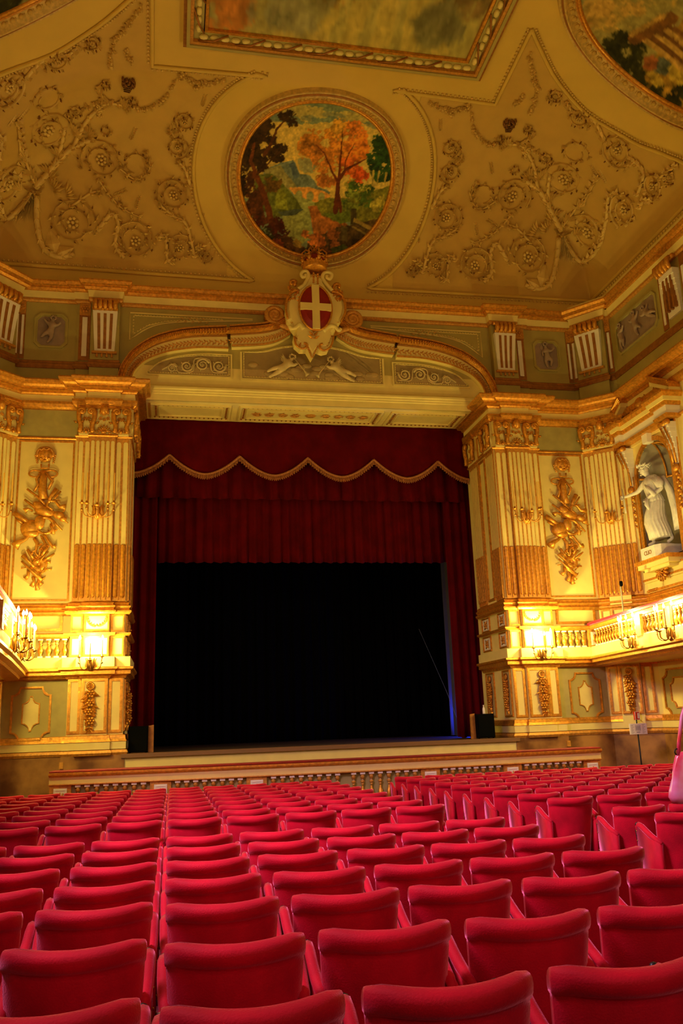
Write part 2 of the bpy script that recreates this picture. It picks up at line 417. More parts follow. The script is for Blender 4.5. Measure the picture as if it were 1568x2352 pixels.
def shell(mb, u, v, r, h, n=7, a0=0, a1=pi):
    for k in range(n):
        a = a0+(a1-a0)*k/(n-1); mb.tube([(u, v, h), (u+cos(a)*r*.6, v+sin(a)*r*.6, h+r*.2), (u+cos(a)*r, v+sin(a)*r, h+r*.12)], [r*.06, r*.13, r*.1], 5)
def capital(M, u0, u1, parent, full=True, pr=.08, nv=4):
    v0, v1 = 9.29, 10.1; w = u1-u0
    b = MB(M); b.prism([(u0, v0), (u1, v0), (u1+.05, v1), (u0-.05, v1)], 0, pr+.02)
    c = b.build('capital', IV, parent)
    g = MB(M); H = pr+.05
    xs = [0, .3, .7, 1.] if nv == 4 else [0, 1.]
    for i, x in enumerate(xs):
        s = 1 if i % 2 == 0 else -1                                  # the scrolls curl towards the space between a pair
        if nv == 2: s = 1 if i == 0 else -1
        u = u0+w*x
        line = smooth_line([(u+s*.02, v0+.05), (u+s*.05, v0+.22), (u-s*.0, v0+.42), (u-s*.01, v0+.6)], 4)
        cc = (u+s*.07, v0+.62); sp = spiral(cc, .09, pi if s > 0 else 0, -s, 1.3, 14)
        pts = line+sp
        g.tube([(a, bb, H+.03+.05*i2/len(pts)) for i2, (a, bb) in enumerate(pts)], [.062]*len(line)+[.055-.02*k/len(sp) for k in range(len(sp))], 6)
        g.ell((cc[0], cc[1], H+.08), .035, 6, 4)
        g.leaf(u, v0+.02, pi/2-s*.3, .3, .14, H+.02, .09); g.leaf(u+s*.03, v0+.3, pi/2-s*.9, .16, .09, H+.03, .06); g.leaf(u-s*.03, v0+.3, pi/2+s*1.1, .13, .08, H+.02, .05)
    g.build('scroll', GOLD, c, smooth=True)
    g = MB(M)
    mids = [(.5, .17), (.15, .1), (.85, .1)] if nv == 4 else [(.5, .12)]
    for x, r in mids:
        shell(g, u0+w*x, v0+.1, r, H); g.ell((u0+w*x, v0+.07, H+.02), (r*.5, .05, .05), 6, 4)
        for s in (-1, 1):
            g.tube([(a, bb, H+.02) for a, bb in spiral((u0+w*x+s*r*.9, v0+.07), r*.35, pi/2, -s, 1.1, 9)], .018, 4)
        for k in (-1, 0, 1): rosette(g, u0+w*x+k*r*.55, v0+.42-abs(k)*-.03, .055, H, 5)
    g.build('acanthus', GOLD, c, smooth=True)
    if nv == 4:
        g = MB(M); u = u0+w*.5
        g.ell((u, v0+.66, H+.08), (.11, .15, .12), 10, 7); g.ell((u, v0+.64, H+.16), (.02, .035, .03), 6, 4)
        for s in (-1, 1):
            g.ell((u+s*.04, v0+.69, H+.14), (.02, .012, .015), 6, 4); g.ell((u+s*.1, v0+.62, H+.04), (.03, .08, .04), 6, 4)
            g.leaf(u, v0+.78, pi/2+s*.7, .17, .09, H+.04, .04)
        g.ell((u, v0+.58, H+.14), (.035, .012, .015), 6, 4); g.leaf(u, v0+.76, pi/2, .2, .1, H+.06, .04)
        g.build('mask', GOLD, c, smooth=True)
    g = MB(M); g.box(u0-.06, u1+.06, v1-.03, v1+.06, 0, pr+.12); g.box(u0-.03, u1+.03, v1-.09, v1-.03, 0, pr+.08); g.build('abacus', GOLD, c)
    return c
def gframe(M, u0, u1, v0, v1, parent, w=.07, h=.03, fld=None, name='panel_frame'):
    mb = MB(M); mb.frame(u0, u1, v0, v1, w, -.01, h); mb.frame(u0+w*.25, u1-w*.25, v0+w*.25, v1-w*.25, w*.4, h, h+.012)
    o = mb.build(name, GOLD, parent)
    if fld:
        mb = MB(M); mb.box(u0+w, u1-w, v0+w, v1-w, -.01, .008); mb.build('panel_field', fld, o)
    return o
def drop(M, u, vt, vb, parent=None, label=None, group=None, w=.17, M0=None):
    """a hanging drop of gilt flowers and leaves below a ring"""
    t = thing('gilt_garland', label, 'ornament', M(u, vb, 0), group)
    g = MB(M); g.tube([(u+cos(a*pi/5)*.08, vt-.08+sin(a*pi/5)*.08, .05) for a in range(10)], .025, 5, closed=True); rosette(g, u, vt-.09, .07, .06, 6)
    parts = [g.build('ribbon_ring', GOLD, None, True)]
    n = 13; w *= 1.15; rnd = random.Random(int(u*100+vt*10))
    for k in range(n):
        v = vt-.2-(vt-vb-.35)*k/(n-1); ww = w*(.62+.38*sin(pi*min(1, (k+2)/(n*.75)))) * (1 if k < n-3 else .8)
        if k % 3 == 1:
            g = MB(M); rosette(g, u+rnd.uniform(-.04, .04), v, .11, .10, 6); parts.append(g.build('flower', GOLD, None, True))
        g = MB(M)
        for s in (-1, 1):
            for j in range(2): g.leaf(u+s*.02, v, -pi/2+s*rnd.uniform(.5, 1.5), ww*rnd.uniform(.8, 1.15), .09, .03+.03*j, .05)
            g.ell((u+s*ww*rnd.uniform(.3, .6), v-.02, .06), (.035, .035, .035), 6, 4)
        parts.append(g.build('leaf_cluster', GOLD, None))
    g = MB(M)
    for a in (-.5, 0, .5): g.leaf(u, vb+.14, -pi/2+a, .16, .08, .03, .04)
    parts.append(g.build('leaf_tip', GOLD, None))
    bx = Vector(t.location)
    for p in parts: p.parent = t; p.location = -bx
    return t
def concave_panel(u0, u1, v0, v1, r):
    P = []
    for cu, cv, a0 in ((u0, v0, pi/2), (u1, v0, pi), (u1, v1, 3*pi/2), (u0, v1, 0)):
        P += [(cu+r*cos(a0-pi/2*k/4), cv+r*sin(a0-pi/2*k/4)) for k in range(5)]
    return P
def chamf(u0, u1, v0, v1, c): return [(u0+c,v0),(u1-c,v0),(u1,v0+c),(u1,v1-c),(u1-c,v1),(u0+c,v1),(u0,v1-c),(u0,v0+c)]
def scale_poly(P, k):
    cu = sum(p[0] for p in P)/len(P); cv = sum(p[1] for p in P)/len(P); return [(cu+(p[0]-cu)*k, cv+(p[1]-cv)*k) for p in P]
def inset(P, d):
    cu = sum(p[0] for p in P)/len(P); cv = sum(p[1] for p in P)/len(P)
    W = max(abs(p[0]-cu) for p in P); H = max(abs(p[1]-cv) for p in P)
    return [(cu+(p[0]-cu)*(1-d/W), cv+(p[1]-cv)*(1-d/H)) for p in P]
SIDE = {-1: 'left', 1: 'right'}
for s in (-1, 1):
    nm = SIDE[s]
    M = fside(s, YP)
    pl = pilaster(M, [(5.1,5.45,2,.03),(5.45,6.08,5,.12),(6.08,6.40,2,.03)], FW)
    capital(M, 5.12, 6.38, pl, pr=.1)
    MI = inner(s, 5.08)
    for a, b in ((22.05,22.62),(23.35,24.0)):
        p2 = pilaster(MI, [(a, b, 5, .03)], FW); capital(MI, a, b, p2, pr=.05, nv=2)
    gframe(MI, 22.72, 23.25, 4.98, 9.2, FW, .08, .03)
    gframe(MI, 22.72, 23.25, 9.35, 10.0, FW, .05, .02)
    for a, b in ((22.08,22.66),(23.3,23.95)):
        for c, d in ((3.6,4.04),(4.16,4.58)):
            f = gframe(MI, a, b, c, d, FW, .05, .03, WHITE)
            g = MB(MI); rosette(g, (a+b)/2, (c+d)/2, .12, .03, 6)
            for k in range(4): g.leaf((a+b)/2, (c+d)/2, k*pi/2+pi/4, .2, .08, .02, .03)
            g.build('rosette', GOLDM, f, True)
        gframe(MI, a, b, 1.75, 3.0, FW, .05, .03, BUFF)
    for a, lab in ((22.37,'front'),(23.62,'stage')):
        drop(MI, a, 2.9, 1.8, label='narrow gilt flower drop inside the %s proscenium jamb, nearer the %s' % (nm, 'hall' if lab == 'front' else 'stage'), w=.12)
    # pedestal faces
    for (a, b, pr) in ((5.1,5.44,0),(5.46,6.07,.1),(6.09,6.4,0)):
        Mq = fside(s, YP-pr)
        if pr:
            q = MB(M); q.box(5.45, 6.08, 1.34, 4.93, -.02, pr); q.build('pedestal_break', IV, FW)
        gframe(Mq, a, b, 1.72, 3.02, FW, .07, .035, IV)
        gframe(Mq, a, b, 3.56, 4.05, FW, .05, .03, IV)
        f = gframe(Mq, a, b, 4.16, 4.6, FW, .05, .03, IV)
        if pr:
            g = MB(Mq); c = (a+b)/2
            for t in (-1, 1):
                pts = [(c+t*(.03+.2*sin(k/6*pi*.62)), 4.28+.22*(1-cos(k/6*pi*.6)), .03) for k in range(7)]
                g.tube(pts, .014, 5)
                for k, q_ in enumerate(pts): g.leaf(q_[0], q_[1], (pi/2-t*.9)+t*k*.12, .1, .05, .02, .02); g.leaf(q_[0], q_[1], (pi/2-t*-.5), .08, .04, .02, .02)
            g.build('wreath', GOLDM, f)
    drop(fside(s, YP-.12), 5.86, 2.92, 1.72, label='large gilt flower and leaf drop on the %s proscenium pedestal facing the seats' % nm)
    # recessed wall bay
    M = fside(s, YB)
    gframe(M, 6.5, 7.9, 4.98, 9.22, FW, .045, .03)
    gframe(M, 6.62, 7.82, 4.22, 4.75, FW, .07, .04, IV)
    g = MB(M); g.box(6.42, 7.94, 9.33, 10.06, 0, .02); g.build('frieze_field', GREY, FW)
    g = MB(M); g.box(6.42, 7.94, 1.4, 3.02, 0, .015); g.build('lower_field', GREY, FW)
    P = concave_panel(6.80, 7.74, 1.58, 2.88, .2)
    g = MB(M); g.ring(P, inset(P, .05), 0, .06); g.ring(inset(P, .015), inset(P, .035), .06, .075); o = g.build('shaped_moulding', GOLD, FW)
    P2 = concave_panel(7.06, 7.48, 1.82, 2.66, .18)
    g = MB(M); g.ring(P2, inset(P2, .03), 0, .05); g.build('inner_moulding', GOLD, o)
    g = MB(M); g.prism(inset(P2, .03), 0, .02); g.build('inner_field', IV, o)
    g = MB(M); g.ring(inset(P, .05), P2, 0, .018); g.build('middle_field', IV2, o)
    # corner pilaster on the canted face
    def MC(u, v, h, s=s): return (XC+s*(7.95+.7415*u-.671*h), 22.25-.671*u-.7415*h, v)
    def MCA(u, v, h, s=s): return (XC+s*(8.14+.652*u-.758*h), 22.6-.758*u-.652*h, v)
    pl = pilaster(MC, [(.04,.36,2,.03),(.36,.96,5,.12),(.96,1.28,2,.03)], FW)
    capital(MC, .06, 1.26, pl, pr=.1)
    for (a, b, pr) in ((.05,.35,0),(.38,.94,.1),(.97,1.27,0)):
        Mq = (lambda u, v, h, MC=MC, pr=pr: MC(u, v, h+pr))
        if pr: q = MB(MC); q.box(.36, .96, 1.34, 4.93, -.02, pr); q.build('pedestal_break', IV, FW)
        gframe(Mq, a, b, 1.72, 3.02, FW, .07, .035, IV); gframe(Mq, a, b, 4.16, 4.6, FW, .05, .03, IV)
    drop(lambda u, v, h, MC=MC: MC(u, v, h+.12), .66, 2.92, 1.72, label='gilt flower drop on the canted corner pilaster at the %s, below the balcony' % nm, w=.15)
    # attic: consoles, strips and reliefs
    def console(M, u0, u1, parent):
        w = u1-u0
        g = MB(M); n = 8
        for k in range(n):
            t0, t1 = k/n, (k+1)/n; f = lambda t: .06+.14*t**1.6
            sh_ = lambda t: w*.10*(1-t)
            v0, v1 = 11.85+1.2*t0, 11.85+1.2*t1
            g.add([(u0+sh_(t0),v0,0),(u1-sh_(t0),v0,0),(u1-sh_(t0),v0,f(t0)),(u0+sh_(t0),v0,f(t0)),
                   (u0+sh_(t1),v1,0),(u1-sh_(t1),v1,0),(u1-sh_(t1),v1,f(t1)),(u0+sh_(t1),v1,f(t1))],
                  [(0,1,2,3),(4,7,6,5),(0,4,5,1),(1,5,6,2),(2,6,7,3),(3,7,4,0)])
        c = g.build('console', WHITE, parent)
        g = MB(M)
        for i in range(3):
            x = u0+w*(.26+.24*i)
            for k in range(6):
                t0, t1 = .08+.14*k, .08+.14*(k+1); f = lambda t: .06+.14*t**1.6+.004
                x0 = x+(x-(u0+u1)/2)*.2*(t0-.5); x1 = x+(x-(u0+u1)/2)*.2*(t1-.5)
                a = w*.06
                g.add([(x0-a,11.85+1.2*t0,f(t0)),(x0+a,11.85+1.2*t0,f(t0)),(x1+a,11.85+1.2*t1,f(t1)),(x1-a,11.85+1.2*t1,f(t1)),
                       (x0-a,11.85+1.2*t0,f(t0)-.02),(x0+a,11.85+1.2*t0,f(t0)-.02),(x1+a,11.85+1.2*t1,f(t1)-.02),(x1-a,11.85+1.2*t1,f(t1)-.02)], [(0,1,2,3),(7,6,5,4),(0,4,5,1),(3,2,6,7)])
        g.build('slit', RUST, c)
        g = MB(M)
        for i in range(5):
            x = u0+w*(.1+.2*i)
            g.tube([(x,13.03,.2),(x,13.14,.27),(x,13.28,.26),(x,13.36,.2)], [.05,.075,.07,.05], 6)
        g.tube([(u0-.02,13.36,.14),(u1+.02,13.36,.14)], .07, 6); g.tube([(u0-.01,13.08,.2),(u1+.01,13.08,.2)], .05, 6)
        g.build('gilt_scroll', GOLD, c, True)
        g = MB(M); g.box(u0, u1, 11.8, 11.86, 0, .12)
        for i in range(4): g.lathe((u0+w*(.2+.2*i), 11.8, .07), [(.02,0),(.035,-.08),(.03,-.1)], 6)
        g.build('gutta', GOLDM, c)
        return c
    console(fside(s, 22.4), 5.52, 6.18, FW)
    console(lambda u, v, h, MC=MCA: MC(u, v, h+.15), .28, 1.06, FW)
    for M_, a, b in ((fside(s, 22.55), 6.26, 6.56), (fside(s, YW), 7.98, 8.12), (MCA, .02, .2), (MCA, 1.14, 1.3)):
        q = MB(M_); q.box(a, b, 11.66, 13.4, 0, .03); o = q.build('pilaster_strip', RUST, FW)
        q = MB(M_); q.box(a+(b-a)*.28, b-(b-a)*.28, 11.78, 12.95, .02, .045); q.build('strip_field', WHITE, o)
        q = MB(M_); q.box(a, b, 13.0, 13.36, .02, .07); rosette(q, (a+b)/2, 13.18, min(.12, (b-a)*.5), .08); q.build('strip_capital', GOLDM, o)
    M = fside(s, YW); P = chamf(6.86, 7.74, 12.0, 13.02, .14)
    g = MB(M); g.ring(P, inset(P, .045), 0, .06); g.ring(inset(P, .045), inset(P, .08), 0, .03); o = g.build('octagonal_frame', IV2, FW)
    g = MB(M); g.prism(inset(P, .08), 0, .015); g.build('relief_ground', mat('lilac_buff_ground_%s' % nm, (.33, .24, .20), .8, var=.15), o)
# ------------------------------------------------------------------ little figures in relief
def putto(M, u, v, k, flip=1, pose=0, trumpet=False, parent=None, ma=None):
    """k = size; a small plump winged child in relief, one continuous skinned body"""
    def q(a, b, h=.05): return M(u+flip*a*k, v+b*k, h*k)
    poses = [
      dict(pelvis=(0,0), chest=(.05,.32), neck=(.06,.45), head=(.09,.60), kneeL=(-.22,-.12), footL=(-.42,-.30), kneeR=(.02,-.30), footR=(-.14,-.55), elL=(.30,.30), haL=(.42,.44), elR=(-.18,.42), haR=(-.30,.60)),
      dict(pelvis=(0,0), chest=(-.04,.33), neck=(-.05,.46), head=(-.07,.60), kneeL=(.20,-.22), footL=(.12,-.52), kneeR=(-.12,-.26), footR=(-.02,-.58), elL=(.22,.30), haL=(.38,.48), elR=(-.25,.22), haR=(-.2,.02)),
      dict(pelvis=(0,0), chest=(.22,.24), neck=(.30,.33), head=(.38,.42), kneeL=(-.30,-.02), footL=(-.58,-.16), kneeR=(-.24,-.20), footR=(-.52,-.36), elL=(.42,.12), haL=(.56,.20), elR=(.10,.36), haR=(.02,.52)),
    ]
    J = poses[pose]
    names = ['pelvis','chest','neck','head','kneeL','footL','kneeR','footR','elL','haL','elR','haR']
    rad = dict(pelvis=.15, chest=.14, neck=.065, head=.11, kneeL=.085, footL=.045, kneeR=.085, footR=.045, elL=.06, haL=.045, elR=.06, haR=.045)
    me = bpy.data.meshes.new('putto'); ed = [(0,1),(1,2),(2,3),(0,4),(4,5),(0,6),(6,7),(1,8),(8,9),(1,10),(10,11)]
    hs = dict(kneeL=.14, footL=.1, elL=.14, haL=.16)
    me.from_pydata([q(*J[n], hs.get(n, .08)) for n in names], ed, [])
    o = bpy.data.objects.new('putto', me); COL.objects.link(o); o.parent = parent
    md = o.modifiers.new('skin', 'SKIN'); sk = me.skin_vertices[0]
    for i, n in enumerate(names): sk.data[i].radius = (rad[n]*k, rad[n]*k)
    sk.data[0].use_root = True
    o.modifiers.new('sub', 'SUBSURF').levels = 2; o.modifiers[-1].render_levels = 2
    me.materials.append(ma or REL); md.use_smooth_shade = True
    g = MB(lambda a, b, h: q(a, b, h)); hx, hy = J['head']
    for a in range(9): g.ell((hx+.1*cos(a*.7-.3), hy+.06+.09*sin(a*.7-.3), .1+.02*(a % 2)), .045, 6, 4)
    g.ell((hx+.02, hy-.01, .19), (.02,.02,.025), 5, 4)
    g.build('curls', ma or REL, o, True)
    g = MB(lambda a, b, h: q(a, b, h)); cx, cy = J['chest']
    for j in range(4): g.leaf(cx-.05, cy+.02, pi*.62+j*.22, .42-.05*j, .13, .0, .05)
    for j in range(3): g.leaf(cx+.02, cy+.06, pi*.42-j*.2, .3-.05*j, .1, -.02, .04)
    g.build('wing', ma or REL, o)
    if trumpet:
        g = MB(lambda a, b, h: q(a, b, h)); g.tube([(hx+.08, hy-.06, .16), (hx+.42, hy-.5, .18), (hx+.5, hy-.62, .18), (hx+.54, hy-.68, .18)], [.015, .025, .05, .1], 8); g.build('trumpet', ma or REL, o, True)
    return o
for s in (-1, 1): putto(fside(s, YW-.02), 7.3, 12.47, .62, flip=-1 if s < 0 else 1, pose=0 if s < 0 else 1, parent=FW, ma=mat('lilac_relief_%s' % SIDE[s], (.40,.29,.22), .7, var=.2))
# ------------------------------------------------------------------ arch over the proscenium
A_o = [(270,870),(277,845),(290,822),(310,800),(350,775),(400,760),(450,753),(520,750)]
A_i = [(300,872),(308,850),(322,834),(342,820),(383,806),(425,799),(465,796),(525,798)]
B_o = [(527,751),(570,748),(605,745),(638,737),(662,722)]
B_i = [(533,794),(572,793),(610,790),(640,782),(668,766)]
def dxz(P, Y=22.3):
    return [(XC-at(a, b, Y)[0], at(a, b, Y)[1]) for a, b in P]
def band(M, O, I, h0, h1, t0=0., t1=1.):
    mb = MB(M); L = lambda a, b, t: (a[0]+(b[0]-a[0])*t, a[1]+(b[1]-a[1])*t)
    n = len(O); vs = []
    for o, i in zip(O, I):
        a, b = L(o, i, t0), L(o, i, t1); vs += [(a[0],a[1],h0),(a[0],a[1],h1),(b[0],b[1],h1),(b[0],b[1],h0)]
    fs = [(4*k+j,4*k+j+1,4*k+5+j,4*k+4+j) for k in range(n-1) for j in range(3)]+[(0,1,2,3),(4*n-1,4*n-2,4*n-3,4*n-4)]
    mb.add(vs, fs); return mb
ARCH = thing('proscenium_arch', 'curved gilt garland arch sweeping over the stage opening on either side of the shield', 'arch', (XC, 22.6, 10.8))
def adopt(parts, t):
    for p in parts: p.parent = t; p.location = -Vector(t.location)
ap_ = []
for s in (-1, 1):
    M = fside(s, YW)
    for O, I, dh in ((A_o, A_i, 0), (B_o, B_i, .05)):
        O2 = smooth_line(dxz(O), 5); I2 = smooth_line(dxz(I), 5)
        ap_.append(band(M, O2, I2, 0, .2+dh, .42, 1).build('arch_frieze', IV, None))
        ap_.append(band(M, O2, I2, 0, .3+dh, 0, .42).build('arch_moulding', RUST, None))
        ap_.append(band(M, O2, I2, .2, .24+dh, .92, 1).build('arch_fillet', GOLDM, None))
        ap_.append(band(M, O2, I2, .2, .37+dh, -.03, .05).build('arch_fillet', GOLDM, None))
        g = MB(M); g2 = MB(M); n = len(O2)*2
        for k in range(n):
            t = k/(n-1)*(len(O2)-1); i = min(int(t), len(O2)-2); f = t-i
            o = [O2[i][j]*(1-f)+O2[i+1][j]*f for j in (0,1)]; q = [I2[i][j]*(1-f)+I2[i+1][j]*f for j in (0,1)]
            c = (o[0]*.76+q[0]*.24, o[1]*.76+q[1]*.24); ang = atan2(O2[i+1][1]-O2[i][1], O2[i+1][0]-O2[i][0])
            for a in (-.5, .5): g.leaf(c[0], c[1], ang+pi+a, .2, .13, .3+dh, .14)
            g.ell((c[0], c[1], .34+dh), (.06,.06,.06), 6, 4)
            c = (o[0]*.3+q[0]*.7, o[1]*.3+q[1]*.7)
            for a in (-.8, .8): g2.leaf(c[0], c[1], ang+pi+a+(.3 if k % 2 else -.3), .11, .05, .2+dh, .03)
        ap_.append(g.build('laurel_garland', GOLD, None)); ap_.append(g2.build('leaf_frieze', GOLDM, None))
    c = dxz([(632,722)], 22.2)[0]
    g = MB(M); sp = spiral(c, .27, -pi/2, 1, 2.1, 30)
    g.tube([(c[0]-.6,c[1]-.5,.36),(c[0]-.28,c[1]-.36,.38)]+[(a, b, .38) for a, b in sp], [.08,.08]+[.075-.035*k/31 for k in range(31)], 8)
    g.lathe((c[0], c[1], .1), [(.3,0),(.3,.26),(.1,.3)], 16, 'h'); ap_.append(g.build('volute', GOLDM, None, True))
adopt(ap_, ARCH)
# lunette field panels
PUT = mat('putto_plaster', (.70, .56, .27), .6, var=.2, scale=6)
def beadline(M, pts, r=.02, step=.07, closed=False, h=.03, ma=IV, parent=None, name='bead_moulding', line=True):
    g = MB(M); P = [Vector((a, b)) for a, b in pts]+([Vector(pts[0])] if closed else [])
    if line: g.tube([(p.x, p.y, h*.4) for p in P], r*.7, 4)
    for a, b in zip(P[:-1], P[1:]):
        L = (b-a).length; n = max(1, int(L/step))
        for k in range(n):
            q = a+(b-a)*((k+.5)/n); g.ell((q.x, q.y, h), (r*1.15,)*3, 5, 3)
    o = g.build(name, ma, parent); o['kind'] = 'stuff'; return o
for s in (-1, 1):
    M = fside(s, YW)
    L = [(2.35,11.33),(4.72,11.33)]+smooth_line([(4.72,11.38),(4.4,11.72),(3.9,11.93),(3.2,12.04),(2.35,12.06)], 4)
    g = MB(M); g.ring(L, inset(L, .04), 0, .05); o = g.build('lunette_panel', IV, FW)
    g = MB(M); g.prism(inset(L, .07), 0, .012); g.build('panel_ground', BUFF, o)
    beadline(M, inset(L, .09), .018, .07, True, .03, IV, o)
    g = MB(M)
    for i, (a, b, r, d) in enumerate(((2.72,11.68,.19,1),(3.18,11.7,.19,-1),(3.62,11.64,.17,1),(4.02,11.56,.12,-1))):
        sp = spiral((a, b), r, pi*.9, d, 1.8, 26); g.tube([(x, y, .04) for x, y in sp], [.035-.02*k/27 for k in range(27)], 5)
        rosette(g, a, b, .06, .05, 5)
        for k in range(0, 16, 3): g.leaf(sp[k][0], sp[k][1], atan2(sp[k][1]-b, sp[k][0]-a)+.6*d, .1, .05, .03, .03)
    g.tube([(x, y, .04) for x, y in smooth_line([(2.5,11.5),(2.9,11.5),(3.0,11.86),(3.4,11.86),(3.45,11.5),(3.85,11.45),(3.95,11.7),(4.3,11.5)], 4)], .022, 5)
    g.build('acanthus_scroll', PUT, o, True)
    # triangular bead-framed spandrels
    T = [(1.75,13.2),(5.2,13.2),(5.2,12.36)]+smooth_line([(5.2,12.36),(4.7,12.75),(4.1,12.95),(3.0,13.06),(1.75,13.15)], 3)[1:]
    g = MB(M); g.tube([(a, b, .02) for a, b in T], .022, 5, closed=True); o = g.build('spandrel_moulding', IV, FW)
    beadline(M, [(2.6,13.13),(5.1,13.12),(5.1,12.55)]+[(4.7,12.84),(4.2,12.99),(3.3,13.07)], .022, .085, False, .03, IV, o)
    g = MB(M)
    for k in range(9): g.leaf(3.0+.1*k, 13.06, (1 if k % 2 else -1)*.7, .16, .07, .03, .04)
    g.build('leaf_spray', REL, o)
M = front(YW)
L = [(XC-2.12,11.3),(XC+2.1,11.3),(XC+2.1,12.15)]+smooth_line([(XC+2.1,12.15),(XC+1.5,12.2),(XC+.9,12.38),(XC,12.5),(XC-.9,12.38),(XC-1.5,12.2),(XC-2.12,12.15)], 3)[1:]
g = MB(M); g.ring(L, inset(L, .05), 0, .05); LP = g.build('lunette_panel', IV, FW)
g = MB(M); g.prism(inset(L, .07), 0, .012); g.build('panel_ground', BUFF, LP)
beadline(M, inset(L, .1), .018, .08, True, .03, IV, LP)
for px, py, fl_ in ((648,848,1),(782,856,-1)):
    x, z = at(px, py, YW-.05); putto(front(YW-.03), x, z, .78, flip=fl_, pose=2, trumpet=True, parent=LP, ma=PUT)
g = MB(M); rnd = random.Random(3)
for k in range(26):
    a = rnd.uniform(-1.8, 1.8); g.ell((XC+a, 11.55+rnd.uniform(-.1,.3), .01), (.16, .09, .03), 10, 4)
g.build('cloud', BUFF, LP, True)
# ------------------------------------------------------------------ coat of arms
SH = thing('coat_of_arms', 'large cream and gilt cartouche with crown and red oval bearing a white cross', 'coat of arms', (XC, 21.9, 12.0))
CYs = 21.95
def zz(x, y): return at(600+x*.15944, 570+y*.15944, CYs)
M = front(CYs); pts_ = []
body = [(515,605),(600,540),(650,470),(660,400),(760,380),(870,420),(875,480),(930,570),(1010,650),(1120,680),(1180,780),(1195,880),(1175,1000),(1120,1100),(1060,1150),(1060,1200),(1010,1260),(1020,1350),(960,1480),(880,1500),(800,1470),(725,1600),(650,1470),(560,1470),(480,1400),(460,1300),(480,1210),(430,1140),(370,1050),(345,900),(360,760),(420,670)]
B = [zz(*p) for p in body]
g = MB(M); g.prism(B, -.25, .05, .12, .10); pts_.append(g.build('cartouche', IV, None))
def ovz(rx, ry, n=40): 
    c = zz(764, 905); r1 = zz(764+rx, 905)[0]-c[0]; r2 = c[1]-zz(764, 905+ry)[1]; return arc(c, r1, 0, 2*pi, n, r2)[:-1]
E_ = ovz(222, 312)
g = MB(M); g.prism(E_, .1, .20, .3, .05); pts_.append(g.build('oval_field', SHR, None))
g = MB(M); g.tube([(a, b, .21) for a, b in ovz(232, 322)], .03, 6, closed=True); pts_.append(g.build('oval_rim', GOLD, None, True))
c = zz(764, 905); rx = E_[0][0]-c[0]; ry = max(e[1] for e in E_)-c[1]; w = .105
g = MB(M); g.box(c[0]-w, c[0]+w, c[1]-ry*1.0, c[1]+ry*1.0, .19, .285); g.box(c[0]-rx*.99, c[0]-w, c[1]-w, c[1]+w, .19, .285); g.box(c[0]+w, c[0]+rx*.99, c[1]-w, c[1]+w, .19, .285)
pts_.append(g.build('cross', IV, None))
def zt(P, r, ma, name, h=.14, closed=False):
    g = MB(M); Q = smooth_line([zz(*p) for p in P], 5); n = len(Q)
    R = r if not isinstance(r, tuple) else [r[0]+(r[1]-r[0])*k/(n-1) for k in range(n)]
    g.tube([(a, b, h) for a, b in Q], R, 7); o = g.build(name, ma, None, True); pts_.append(o); return o
zt([(520,625),(600,570),(655,480),(668,420),(640,370),(590,375),(565,410),(580,450),(620,445),(625,410)], (.06,.05), IV, 'scroll')
zt([(1010,650),(930,560),(870,470),(880,410),(930,385),(990,400),(1000,440),(970,480),(930,465),(930,430)], (.06,.05), IV, 'scroll')
zt([(370,1050),(345,900),(365,760),(440,660),(530,640)], (.03,.05), GOLD, 'scroll_edge')
zt([(1130,1090),(1190,960),(1190,820),(1130,700),(1000,660)], (.03,.05), GOLD, 'scroll_edge')
zt([(600,1200),(540,1130),(480,1180),(420,1190),(395,1150)], (.07,.05), IV, 'scroll')
zt([(880,1230),(960,1160),(1040,1160),(1100,1220),(1130,1190)], (.07,.05), IV, 'scroll')
zt([(465,1300),(490,1420),(570,1475),(630,1460),(640,1410),(600,1400)], (.03,.04), GOLD, 'gilt_scroll')
zt([(1030,1300),(990,1440),(910,1500),(840,1480),(830,1430),(870,1410)], (.03,.04), GOLD, 'gilt_scroll')
zt([(450,530),(420,500),(440,470),(490,480),(480,540)], (.04,.06), GOLD, 'gilt_scroll', .0)
zt([(1060,640),(1035,570),(1070,520),(1120,530),(1110,575)], (.05,.05), GOLD, 'gilt_scroll', .0)
g = MB(M)
for (x, y, a) in ((740,1260,1.57),(740,1300,.8),(740,1300,2.35),(740,1340,.5),(740,1340,2.65)):
    p = zz(x, y); g.leaf(p[0], p[1], a, .2, .09, .16, .06)
for k in range(9):
    for sx in (-1, 1):
        p = zz(725+sx*(12+9*k*.9), 1590-k*22); g.ell((p[0], p[1], .1), (.025+.004*k, .018, .03), 6, 4)
for k in range(6):
    for x in (430, 1085): 
        p = zz(x, 850+k*50); g.tube([(p[0]-.05, p[1]+.02, .12), (p[0], p[1]-.01, .13), (p[0]+.05, p[1]+.02, .12)], .009, 4)
for cx_ in (440, 1090):
    for k in range(14):
        rnd = random.Random(k*7+cx_); p = zz(cx_+rnd.uniform(-60,70), 700+rnd.uniform(-70,90)); g.leaf(p[0], p[1], rnd.uniform(0, 6.28), .16, .08, .14, .08)
for k in range(10):
    p = zz(770+(30 if k % 2 else -30), 400+k*16); g.ell((p[0], p[1], .14), .04, 6, 4)
for x, y in ((500,1300),(545,1400),(980,1300),(930,1400)):
    for k in range(3): p = zz(x+k*8, y+k*20); g.leaf(p[0], p[1], .4+k, .1, .05, .12, .04)
pts_.append(g.build('gilt_foliage', GOLD, None))
adopt(pts_, SH)
cx, cz = zz(760, 330)
pc = []
g = MB(); n = 24
g.lathe((0, 0, 0), [(.33,0),(.35,.03),(.34,.12),(.35,.16),(.36,.20),(.33,.2),(.31,.03),(.0,.02)], n, 'h'); pc.append(g.build('crown_band', GOLD, None, True))
